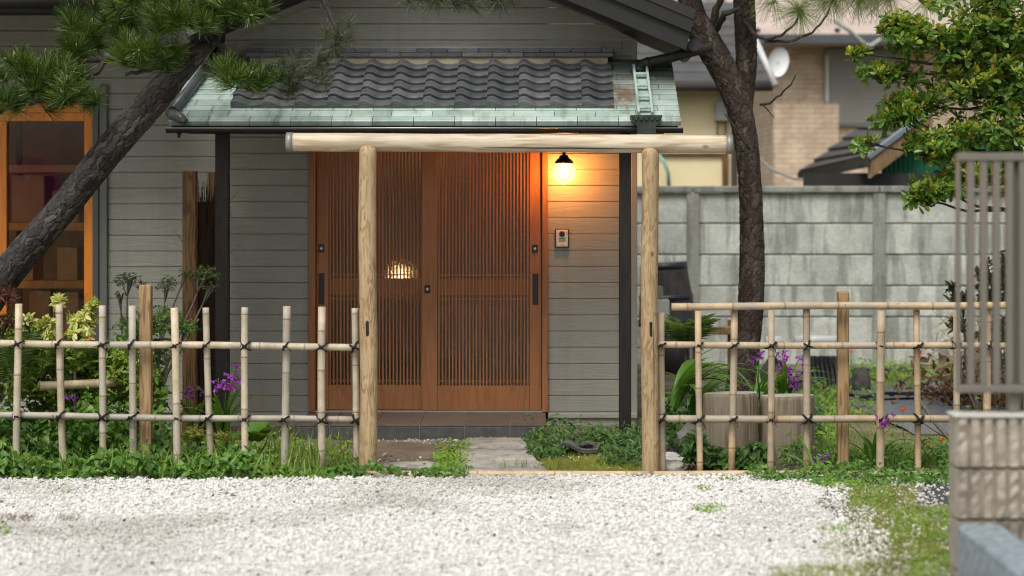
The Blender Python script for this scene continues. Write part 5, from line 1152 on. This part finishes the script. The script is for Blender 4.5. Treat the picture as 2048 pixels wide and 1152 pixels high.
o = strap_plant('purple orchid clump with arching leaves between pickets left of the door', 445, 862, 13.3, 12, .42, .035, 'ground_orchid', 'orchid', grp='purple ground orchids'); orchid_spikes(o, [(470, 738, 13.2, 8, .13), (455, 752, 13.15, 7, .10), (437, 760, 13.25, 6, .08), (478, 752, 13.3, 6, .08)], W(445, 862, 13.3))
o = strap_plant('small purple orchid at the foot of the brown screen post', 385, 850, 13.5, 6, .3, .03, 'ground_orchid', 'orchid', grp='purple ground orchids'); orchid_spikes(o, [(392, 774, 13.5, 4, .05), (380, 786, 13.5, 3, .05)], W(385, 850, 13.5))
o = strap_plant('tall purple orchid clump behind the second stump', 1565, 800, 14.2, 14, .42, .045, 'ground_orchid', 'orchid', grp='purple ground orchids'); orchid_spikes(o, [(1566, 700, 14.1, 9, .13), (1600, 715, 14.2, 6, .08), (1598, 742, 14.1, 7, .10), (1580, 735, 14.15, 5, .06), (1590, 762, 14.1, 5, .05)], W(1565, 800, 14.2))
o = strap_plant('purple orchid growing against the pine trunk foot', 1520, 800, 14.6, 8, .36, .045, 'ground_orchid', 'orchid', grp='purple ground orchids'); orchid_spikes(o, [(1520, 700, 14.5, 5, .05), (1512, 716, 14.5, 3, .04)], W(1520, 800, 14.6))
o = strap_plant('upright strap-leaved plant with one purple bloom near the tan picket', 1745, 925, 12.62, 9, .34, .035, 'ground_orchid', 'orchid', grp='purple ground orchids'); orchid_spikes(o, [(1774, 828, 12.36, 6, .07)], W(1745, 925, 12.62))
o = strap_plant('low strap-leaved plant with purple bloom at the second stump foot', 1640, 950, 12.3, 8, .30, .03, 'ground_orchid', 'orchid', grp='purple ground orchids', rise=(.5, 1.2)); orchid_spikes(o, [(1643, 912, 12.45, 4, .03)], W(1640, 950, 12.3))
o = strap_plant('lone purple bloom on a stalk in the left bed', 140, 850, 12.7, 4, .25, .025, 'ground_orchid', 'orchid', grp='purple ground orchids'); orchid_spikes(o, [(140, 792, 12.6, 4, .015)], W(140, 850, 12.7))
strap_plant('broad lily leaves beside the right gate post', 1350, 812, 13.4, 15, .66, .06, 'lily_plant', 'lily', droop=(1.2, 2.4), az=(-1.3, 1.5))
strap_plant('long lily leaves between gate post and first stump', 1392, 830, 13.6, 10, .5, .06, 'lily_plant', 'lily', droop=(1.0, 2.2))
strap_plant('large pale folded leaf plant behind the left wooden fence post', 262, 720, 13.3, 5, .5, .10, 'broadleaf_plant', 'plant', droop=(1.4, 2.6))
strap_plant('big round-leaved plant beside the left pickets', 512, 880, 12.9, 7, .2, .13, 'broadleaf_plant', 'plant', mat=m_hou, rise=(.6, 1.2), droop=(.8, 2.0))

def shrub(label, ells, T, lmin, lmax, mat, base, nl=7, name='shrub', cat='shrub', tilt=(35, 85), stem=m_twig2, grp=None, r0=.012):
    b0 = W(*base); o = thing(name, label, cat, tuple(b0), grp)
    pos, cen = blob_pts(ells); axs = (pos - cen) * 4 + rdir(len(pos), .8, .5)
    link('foliage', npmesh('foliage', *rosettes(pos, axs, nl, T, lmin, lmax, tilt), mat), o)
    mb = MB()
    for e in ells:
        c = W(*e[:3]); mid = b0.lerp(c, .55) + Vector((random.uniform(-.06, .06), 0, -.04)); limb(mb, [b0, mid, c], r0, r0 * .4, 6)
        for _ in range(9):
            t_ = c + Vector((random.uniform(-1, 1) * e[3] * e[2] / F, random.uniform(-1, 1) * e[5], random.uniform(-.3, 1) * e[4] * e[2] / F)) * .85; limb(mb, [c.lerp(mid, .3), c.lerp(t_, .5), t_], r0 * .35, .0015, 5)
    mb.build('stem', stem, o); return o
shrub('cloud-pruned azalea pads on bare stems before the grey siding', [(335, 568, 13.6, 26, 18, .1, 60), (410, 548, 13.6, 34, 20, .12, 110), (372, 545, 13.6, 16, 12, .06, 24), (422, 575, 13.6, 20, 9, .08, 24)], T_EL, .010, .022, m_azal, (305, 800, 13.6), 6, 'azalea')
shrub('small azalea pad with twisted stem left of the wooden fence post', [(255, 560, 13.7, 30, 18, .1, 75), (285, 572, 13.7, 14, 8, .06, 14), (240, 590, 13.7, 16, 8, .06, 10)], T_EL, .010, .022, m_azal, (238, 780, 13.7), 6, 'azalea')
shrub('rounded low azalea mound around the left wooden fence post', [(318, 640, 13.2, 60, 28, .2, 260), (270, 655, 13.3, 50, 26, .2, 160), (375, 655, 13.2, 25, 18, .12, 60), (310, 700, 13.3, 60, 26, .2, 140)], T_EL, .012, .028, lm('azalea_fresh_leaf', (.045, .10, .02), (.08, .15, .03), (.11, .19, .035)), (310, 830, 13.3), 7, 'azalea')
shrub('pale variegated rosette shrub under the orange window', [(165, 640, 13.1, 26, 16, .1, 22), (160, 665, 13.05, 20, 12, .1, 14), (183, 607, 13.1, 12, 10, .05, 8), (120, 601, 13.2, 14, 9, .05, 7), (95, 645, 13.1, 13, 13, .08, 12), (45, 640, 13.1, 20, 10, .08, 8), (98, 668, 13.0, 12, 10, .06, 8)], T_EL, .04, .07, m_piet, (140, 800, 13.2), 10, 'variegated_shrub', tilt=(40, 95), r0=.008)
shrub('yellow-green bushes filling the left bed under the window', [(60, 690, 13.3, 80, 36, .25, 220), (150, 715, 13.2, 80, 36, .25, 260), (240, 730, 13.2, 60, 46, .25, 240), (0, 660, 13.4, 60, 30, .25, 120), (60, 760, 13.2, 90, 40, .25, 200), (170, 780, 13.2, 90, 40, .25, 220), (285, 770, 13.2, 50, 40, .2, 120)], T_EL, .03, .06, lm('lime_leaf', (.10, .20, .02), (.18, .26, .035), (.28, .32, .06)), (120, 850, 13.2), 7)
shrub('small golden-leaved shrub beside the dark rock', [(392, 868, 12.95, 32, 18, .12, 55), (445, 875, 12.95, 34, 12, .1, 40)], T_EL, .02, .04, m_yel2, (410, 920, 12.95), 6, 'golden_shrub')
shrub('maroon maple spray in front of the leaning pine trunk', [(6, 588, 12.75, 30, 16, .1, 20), (-40, 570, 12.8, 50, 30, .2, 60), (18, 635, 12.8, 24, 10, .1, 12)], T_LA, .035, .075, m_red, (-110, 900, 12.8), 6, 'maple_shrub', 'maple', (50, 110), m_twig)
shrub('red-tipped shrub seen between the louvre slats', [(1905, 575, 15.5, 14, 9, .06, 8), (1925, 600, 15.5, 26, 20, .1, 26), (1912, 650, 15.5, 22, 16, .1, 14), (1990, 560, 15.2, 40, 60, .2, 90), (2000, 680, 15.2, 50, 50, .2, 90)], T_EL, .04, .08, lm('dark_red_green_leaf', (.03, .07, .02), (.06, .10, .03), (.15, .05, .03)), (1960, 840, 15.4), 6)
# dry straw and brown leaf heap at the right
hp_ = thing('straw_heap', 'heap of dry straw and brown leaves against the wall at the right', 'heap', (X_(1960, 17), 17, 0))
n = 900; t = RNG.random(n); P = np.stack([X_(1990, 17) + RNG.normal(size=n) * .18, 17 + RNG.normal(size=n) * .18, np.abs(RNG.normal(size=n)) * .30], -1); d = rdir(n, -.1, .6); d[:, 0] -= .9
Mx = leafM(P, d, RNG.normal(size=(n, 3)), RNG.uniform(.2, .5, n)); Mx[:, :, 0] *= .35; tag(link('straw', npmesh('straw', *scatter(T_BL, Mx), m_straw), hp_), kind='stuff')
n = 900; P = np.stack([X_(1970, 16.6) + RNG.normal(size=n) * .28, 16.6 + RNG.normal(size=n) * .3, np.abs(RNG.normal(size=n)) * .20], -1)
tag(link('dry_leaves', npmesh('dry_leaves', *scatter(T_EL, leafM(P, rdir(n), rdir(n, .8), RNG.uniform(.06, .12, n))), m_brownleaf), hp_), kind='stuff')
# poppies
for i, (px, py, D, lb) in enumerate([(1806, 822, 13.6, 'orange poppy in front of the dark ground sheet'), (1883, 882, 12.8, 'orange poppy beside the block wall, higher of two'), (1855, 895, 12.8, 'orange poppy between the last two tan pickets'), (1703, 705, 18.5, 'far orange poppy right of the wooden fence post'), (1844, 710, 18.5, 'far orange poppy behind the upper middle rail'), (6, 877, 12.6, 'orange poppy at the extreme left edge')]):
    c = W(px, py, D); o = thing('poppy', lb, 'poppy', (c.x, c.y, 0), 'orange poppies')
    MB().tube([(c.x + .02, c.y, 0), (c.x - .005, c.y, c.z * .6), c], [.003, .0025, .002], 5).build('stalk', m_strap, o)
    n = 5; a = np.arange(n) * 1.257; d = np.stack([np.cos(a), np.sin(a), np.full(n, .9)], -1)
    link('petals', npmesh('petals', *scatter(leafT([(.25, .25), (.48, .7), (.3, .95)], -.2, -.2), leafM(np.repeat(np.array(c)[None], n, 0), d, np.array([[0, 0, 1.]]).repeat(n, 0), np.full(n, .026))), m_poppy), o)

# stones
def rock(name, label, px, py, D, sx, sy, sz, mat, seed, flat=0.0, cat='stone', grp=None, zoff=0):
    rng = np.random.default_rng(seed); V, Fa = ico(4); d = norm(V)
    h = sum(a * np.sin(d @ (norm(rng.normal(size=3)) * fr) + rng.uniform(0, 6)) for a, fr in ((.16, 2), (.12, 3.3), (.08, 6), (.05, 10), (.03, 17), (.02, 29)))
    V = V * (1 + h)[:, None]
    if flat: V[:, 2] = np.where(V[:, 2] > flat, flat + (V[:, 2] - flat) * .15, V[:, 2])
    V = V * np.array([sx, sy, sz]); c = np.array(W(px, py, D)); c[2] = zoff; V = V + c
    return tag(link(name, npmesh(name, V, Fa, mat, smooth=True)), label, cat, grp)
rock('garden_rock', 'dark rounded rock in the left bed behind the pickets', 425, 910, 13.0, .16, .13, .14, m_rockd, 1)
rock('garden_rock', 'grey fissured boulder beside the first stump', 1364, 868, 13.4, .13, .12, .19, m_rock, 2)
rock('garden_stone', 'pale flat stone right of the gate post, upper of two', 1345, 908, 12.95, .10, .09, .07, m_rockw, 3, grp='pale stones by the gate post')
rock('garden_stone', 'grey flat stone right of the gate post, lower of two', 1345, 938, 12.6, .10, .08, .05, m_gran2, 4, grp='pale stones by the gate post')
rock('white_stone', 'white stone at the left bed edge, larger of the pair', 380, 962, 12.2, .075, .05, .035, m_rockw, 5, grp='white edging stones')
rock('white_stone', 'white stone at the left bed edge, smaller of the pair', 435, 962, 12.2, .045, .04, .03, m_rockw, 6, grp='white edging stones')
rock('white_stone', 'small white stone on the gravel edge left of the gate post', 683, 968, 12.18, .03, .03, .02, m_rockw, 16, grp='white edging stones')
rock('stepping_stone', 'brown flat stepping stone right of the left gate post', 775, 905, 13.35, .34, .30, .075, m_brownst, 7, .55, 'stepping stone', 'stepping stones')
rock('stepping_stone', 'mossy long stepping stone behind the left pickets', 620, 893, 13.6, .24, .20, .085, m_mosst, 8, .5, 'stepping stone', 'stepping stones')
rock('stepping_stone', 'low beige stepping stone at the foot of the left gate post', 810, 935, 12.72, .20, .13, .045, m_gran2, 9, .5, 'stepping stone', 'stepping stones')
rock('stepping_stone', 'flat grey stepping stone behind the last left pickets', 650, 930, 12.75, .17, .12, .04, m_rock, 10, .5, 'stepping stone', 'stepping stones')
def slab(label, pts, h, seed):
    rng = random.Random(seed); c = sum((Vector(p) for p in pts), Vector()) / len(pts); out = []
    for i, p in enumerate(pts):
        a, b = Vector(p), Vector(pts[(i + 1) % len(pts)])
        for j in range(5): out.append(a.lerp(b, j / 5) + Vector((rng.uniform(-1, 1), rng.uniform(-1, 1), 0)) * .018)
    n = len(out); lo = [(v.x, v.y, -.02) for v in out]; e = [(v.x, v.y, h - .012) for v in out]; tp = [(v.x + (c.x - v.x) * .03, v.y + (c.y - v.y) * .03, h + rng.uniform(-.002, .002)) for v in out]
    fs = [(i, (i + 1) % n, n + (i + 1) % n, n + i) for i in range(n)] + [(n + i, n + (i + 1) % n, 2 * n + (i + 1) % n, 2 * n + i) for i in range(n)] + [tuple(range(2 * n, 3 * n))]
    return tag(MB().add(lo + e + tp, fs).build('granite_slab', m_gran2), label, 'paving slab', 'granite path slabs')
def gp(px, py): D = GD(py); return ((px - CX) * D / F, D, 0)
slab('far granite path slab just below the entrance step', [gp(922, 902), gp(1060, 900), gp(1055, 884), gp(935, 884)], .03, 1)
slab('middle granite path slab in the gate opening', [gp(917, 928), gp(1072, 926), gp(1060, 905), gp(920, 907)], .03, 2)
slab('near granite path slab at the gate threshold', [gp(915, 950), gp(1090, 949), gp(1076, 930), gp(917, 932)], .03, 3)
V, Fa, ti = stones(70, lambda y: (np.full(len(y), -1.1), np.full(len(y), .05)), 13.95, 14.14, .006, .013)
tag(link('pebbles', npmesh('pebbles', V, Fa, m_stone, ti)), 'small white pebbles along the entrance step foot', 'pebbles', kind='stuff')
# roof tiles lying on the ground, right of the path
me_g = bpy.data.meshes.new_from_object(bpy.data.objects.new('tmp', me_t)) if False else me_t.copy(); me_g.name = 'ground_tile'
def loose_tile(label, loc, rot, sc=1.15, grp='loose roof tiles', hide=None):
    o = bpy.data.objects.new('loose_roof_tile', me_g); COL.objects.link(o); o.location = loc; o.rotation_euler = rot; o.scale = (sc, sc, sc); return tag(o, label, 'roof tile', grp)
for i, (px, py, rx, lb) in enumerate([(1118, 905, .1, 'dark roof tile lying in weeds nearest the granite path'), (1165, 903, -.05, 'middle dark roof tile lying in weeds by the porch'), (1212, 900, .06, 'dark roof tile lying in weeds nearest the right gate post'), (1140, 890, .0, 'dark roof tile lying behind the front three')]):
    D = GD(py + 8); loose_tile(lb, (X_(px, D), D, .03), (rx, .05, random.uniform(-.3, .3)))
# stumps
def stump(label, px, D, r, ztop, seed):
    rng = random.Random(seed); x = X_(px, D); o = thing('tree_stump', label, 'stump', (x, D, 0), 'upright cut logs')
    n = 40; ph = [rng.uniform(0, 6) for _ in range(4)]
    def rad(a, z): return r * (1 + .025 * math.sin(2 * a + ph[0]) + .015 * math.sin(5 * a + ph[1]) + .006 * math.sin(11 * a + ph[2]) + .03 * (1 - z / ztop)) 
    zs = [-.03, .05, .12, .2, .28, .35, ztop - .02, ztop - .006, ztop]; vs = []
    for i, z in enumerate(zs):
        for j in range(n):
            a = 2 * math.pi * j / n; q_ = rad(a, max(0, z)) * (1 if i < 7 else .99 if i == 7 else .965); vs.append((x + q_ * math.cos(a), D + q_ * math.sin(a), z + (.006 * math.cos(a + 1) if i > 5 else 0)))
    MB().add(vs, [(i * n + j, i * n + (j + 1) % n, (i + 1) * n + (j + 1) % n, (i + 1) * n + j) for i in range(len(zs) - 1) for j in range(n)], 0, True).build('log_side', m_stump, o)
    MB().add([(x + .965 * rad(2 * math.pi * j / n, ztop) * math.cos(2 * math.pi * j / n), D + .965 * rad(2 * math.pi * j / n, ztop) * math.sin(2 * math.pi * j / n), ztop + .0015 + .006 * math.cos(2 * math.pi * j / n + 1)) for j in range(n)], [tuple(range(n))]).build('cut_face', m_stumptop, o)
stump('grey upright log stump nearest the right gate post', 1462, 13.1, .165, Z_(786, 13.1), 1)
stump('grey upright log stump beside the wooden fence post', 1575, 13.15, .17, Z_(791, 13.15), 2)
# fallen bamboo in the left bed
tag(bamboo(MB(), W(80, 772, 12.9), W(232, 765, 13.05), .028, .12, .22).build('fallen_bamboo', m_edge), 'thick yellow bamboo piece lying in the left bed', 'bamboo')
# barrel, white boxes
bar = thing('wooden_barrel', 'dark tilted barrel with blue-black hoops against the concrete wall', 'barrel', W(1340, 640, 19.6))
c0 = W(1336, 650, 19.6); c1 = W(1328, 532, 19.6); ax = (c1 - c0)
pts = [c0.lerp(c1, i / 10) for i in range(11)]; rb = [.20 + .05 * (1 - (i / 10)) - .01 * i / 10 for i in range(11)]
m_barrel = M_wood('barrel_wood', (.055, .05, .05), (.035, .03, .03), 'Z', .6, 6, .3)
MB().tube(pts, [r_ + .02 for r_ in rb], 24).build('staves', m_barrel, bar)
m_hoop = M_plain('blue_black_hoop', (.018, .022, .032), .4, .1, 5, bmp=0)
for f in (.02, .42, .95): a = c0.lerp(c1, f); r_ = .225 + .05 * (1 - f) - .01 * f; MB().tube([a, a + ax.normalized() * .055], r_, 24).build('hoop', m_hoop, bar)
MB().tube([c0 + Vector((0, 0, -.02)), Vector((c0.x, c0.y, 0))], .2, 16).build('foot', m_barrel, bar)
mt = thing('meter_box', 'white utility box on a pipe just behind the right gate post', 'utility box', W(1326, 838, 15.5))
x = X_(1326, 15.5); MB().box(x - .09, x + .045, 15.45, 15.55, Z_(638, 15.5), Z_(598, 15.5), .01).build('case', M_plain('white_plastic', (.66, .66, .62), .45, .05, 5, bmp=0), mt)
MB().box(x - .05, x + .0, 15.46, 15.54, Z_(597.5, 15.5), Z_(572, 15.5), .008).build('cover', m_trim, mt); MB().tube([(x - .02, 15.5, 0), (x - .02, 15.5, Z_(638, 15.5) - .001)], .025, 8).build('pipe', m_ac, mt)
# heap of tiles at the back
def tz(px, py, D): return X_(px, D), D, max(0.0, Z_(py, D))
for i in range(9):
    o = loose_tile('black roof tile standing on edge in the stacked row by the wall', (X_(1612 + i * 9, 17.9), 17.9, .02), (R(86), 0, R(88) + random.uniform(-.05, .05)), 1.5, 'tiles stacked on edge')
for i in range(6):
    o = loose_tile('grey roof tile in the sloping row beside the ground sheet', (X_(1708 + i * 19, 19.2), 19.2, .05), (R(-35), R(8), R(25)), 1.1, 'sloping row of tiles')
m_white = M_plain('white_glazed', (.62, .63, .62), .3, .05, 5, bmp=0)
tag(MB().tube([W(1588, 682, 17.8), W(1640, 681, 17.8), W(1682, 682, 17.8)], .045, 12).build('white_pipe', m_white), 'white plastic pipe lying on the tile stack', 'pipe')
tag(MB().tube([W(1530, 684, 17.9), W(1565, 684, 17.9)], .05, 12).build('white_pipe', m_white), 'short white pipe beside the pine trunk', 'pipe')
rock('rubble', 'black crumpled rubble lump beside the pine trunk', 1545, 668, 18.0, .14, .12, .30, m_rockd, 21, 0, 'rubble')
rock('rubble', 'dark round rubble lump right of the wooden fence post', 1716, 735, 17.6, .09, .10, .18, m_rockd, 22, 0, 'rubble')
rock('rubble', 'dark rubble under the stacked roof tiles', 1560, 740, 17.2, .2, .15, .12, m_rockd, 23, 0, 'rubble')
tag(MB().box(X_(1375, 19.5), X_(1478, 19.5), 19.4, 19.5, Z_(668, 19.5), Z_(652, 19.5), .008, M=None).build('timber_plank', m_timber), 'pale plank propped behind the feather shrub', 'plank')
for px, lb in ((1385, 'short brown stake holding the left plank end'), (1455, 'short brown stake holding the plank end near the pine')): tag(MB().box(X_(px, 19.55), X_(px + 15, 19.55), 19.51, 19.56, 0, Z_(640, 19.5), .004).build('plank_stake', m_brown), lb, 'stake')
# ground sheet, hose, dead branch
def M_fabric():
    m, t, b = nt('weed_fabric'); v = coords(t, (60, 6, 6)); c = ramp(t, noise(t, v, 1.5, 3), [(.35, (.115, .128, .138)), (.65, (.19, .207, .22))]); L(t, c, b.inputs['Base Color']); b.inputs['Roughness'].default_value = .5
    bump(t, b, noise(t, v, 2, 2), .2, .01); return m
m_fab = M_fabric()
def fsheet(label, x0, x1, y0, y1, z, skew=0):
    nx, ny = 24, 16; vs = []
    for j in range(ny + 1):
        for i in range(nx + 1):
            x = x0 + (x1 - x0) * i / nx + skew * j / ny; y = y0 + (y1 - y0) * j / ny; vs.append((x, y, z + .012 + .010 * math.sin(x * 7 + y * 3) * math.sin(y * 5)))
    return tag(MB().add(vs, [(j * (nx + 1) + i, j * (nx + 1) + i + 1, (j + 1) * (nx + 1) + i + 1, (j + 1) * (nx + 1) + i) for j in range(ny) for i in range(nx)], 0, True).build('ground_sheet', m_fab), label, 'ground sheet', 'weed control sheets')
fsheet('grey weed control sheet nearer the fence', X_(1775, 15.5), 4.2, 14.4, 17.0, 0, -.15); fsheet('grey weed control sheet farther back below the tile row', X_(1700, 17.5), 4.6, 16.8, 18.5, .015, -.1)
hz = .05; tag(MB().tube([(X_(px, D), D, hz - .01 * (i % 2)) for i, (px, D) in enumerate([(1690, 16.9), (1730, 16.8), (1770, 17.0), (1850, 17.05), (1960, 17.0), (2060, 17.1)])], .014, 8).build('garden_hose', m_black), 'black hose crossing the grey ground sheet', 'hose')
db = MB(); limb(db, [W(1838, 800, 13.8), W(1870, 845, 13.4), W(1906, 886, 13.1), W(1925, 905, 12.95)], .010, .016, 6); limb(db, [W(1842, 842, 13.6), W(1870, 862, 13.4), W(1900, 880, 13.2)], .005, .004, 5)
tag(db.build('dead_branch', m_twig2), 'bare dead branch leaning over the ground sheet', 'branch')
# fallen pine needles on the copper roof
n = 220; u = RNG.random(n); xx = X_(1247, 14.3) + RNG.normal(size=n) * .045; ss = RNG.normal(size=n) * .13 + .42
P = np.stack([xx, YE + ss * cs, ZE + ss * sn + .012 + RNG.random(n) * .01], -1); d = np.stack([RNG.normal(size=n) * 1.2, RNG.normal(size=n) * cs, RNG.normal(size=n) * .05 + 0], -1); d[:, 2] += d[:, 1] * SL
Mx = leafM(P, d, np.array([[0, -SL, 1.]]).repeat(n, 0), np.ones(n)); Mx[:, :, 0] *= .0022; Mx[:, :, 1] *= RNG.uniform(.05, .1, n)[:, None]
tag(link('fallen_needles', npmesh('fallen_needles', *scatter(T_ND, Mx), m_needlebrown)), 'drift of brown pine needles on the copper roof beside the tiles', 'pine needles', kind='stuff')

# dry leaves and twigs lying about
def litter(name, label, reg, lmin, lmax, mat, T=T_EL, kind='stuff'):
    P = bedpts([(p0, p1, d0, d1, .01, n_) for p0, p1, d0, d1, n_ in reg]); P[:, 2] = RNG.uniform(.012, .03, len(P)); n_ = len(P)
    nr_ = rdir(n_, 1.6, .5); d_ = np.cross(nr_, RNG.normal(size=(n_, 3)))
    return tag(link(name, npmesh(name, *scatter(T, leafM(P, d_, nr_, RNG.uniform(lmin, lmax, n_))), mat)), label, 'leaf litter', kind=kind)
litter('leaf_litter', 'scattered brown leaves on the white gravel', [(-300, 1800, 8.6, 12.25, 150), (-100, 700, 11.4, 12.2, 70)], .015, .04, m_brownleaf)
litter('leaf_litter', 'dry leaves and straw bits on the garden soil', [(540, 1300, 12.4, 14.1, 420), (1330, 1700, 12.4, 18, 400), (-300, 560, 12.4, 13.6, 200)], .02, .05, m_straw)
V, Fa, ti = stones(500, lambda y: (np.full(len(y), -1.2), np.full(len(y), .7)), 12.38, 14.1, .004, .012)
tag(link('grit', npmesh('grit', V, Fa, m_stone, ti)), 'grit and small pale stones strewn on the soil inside the gate', 'grit', kind='stuff')
# purple azalea beside the yard, seen mirrored in the left window
az = thing('azalea_bush', 'purple flowering azalea mirrored in the left window pane', 'azalea', (-5.9, 6.2, 0), None)
n = 2200; dd = rdir(n) * (RNG.random(n) ** .3)[:, None]; P = np.array([-5.9, 6.2, .95]) + dd * np.array([.8, .8, .6])
link('foliage', npmesh('foliage', *scatter(T_EL, leafM(P, rdir(n), rdir(n, .8), RNG.uniform(.03, .06, n))), m_azal), az)
n = 700; dd = rdir(n); P = np.array([-5.95, 6.2, 1.62]) + dd * np.array([.36, .36, .45]); link('blossom', npmesh('blossom', *rosettes(P, dd, 5, T_OB, .05, .07, (40, 80)), m_purple), az)
mb = MB()
for i in range(6): limb(mb, [(-5.9 + random.uniform(-.1, .1), 6.2, 0), (-5.9 + random.uniform(-.3, .3), 6.2 + random.uniform(-.3, .3), .5), (-5.9 + random.uniform(-.6, .6), 6.2 + random.uniform(-.6, .6), 1.3)], .03, .01, 6)
mb.build('stem', m_twig2, az)
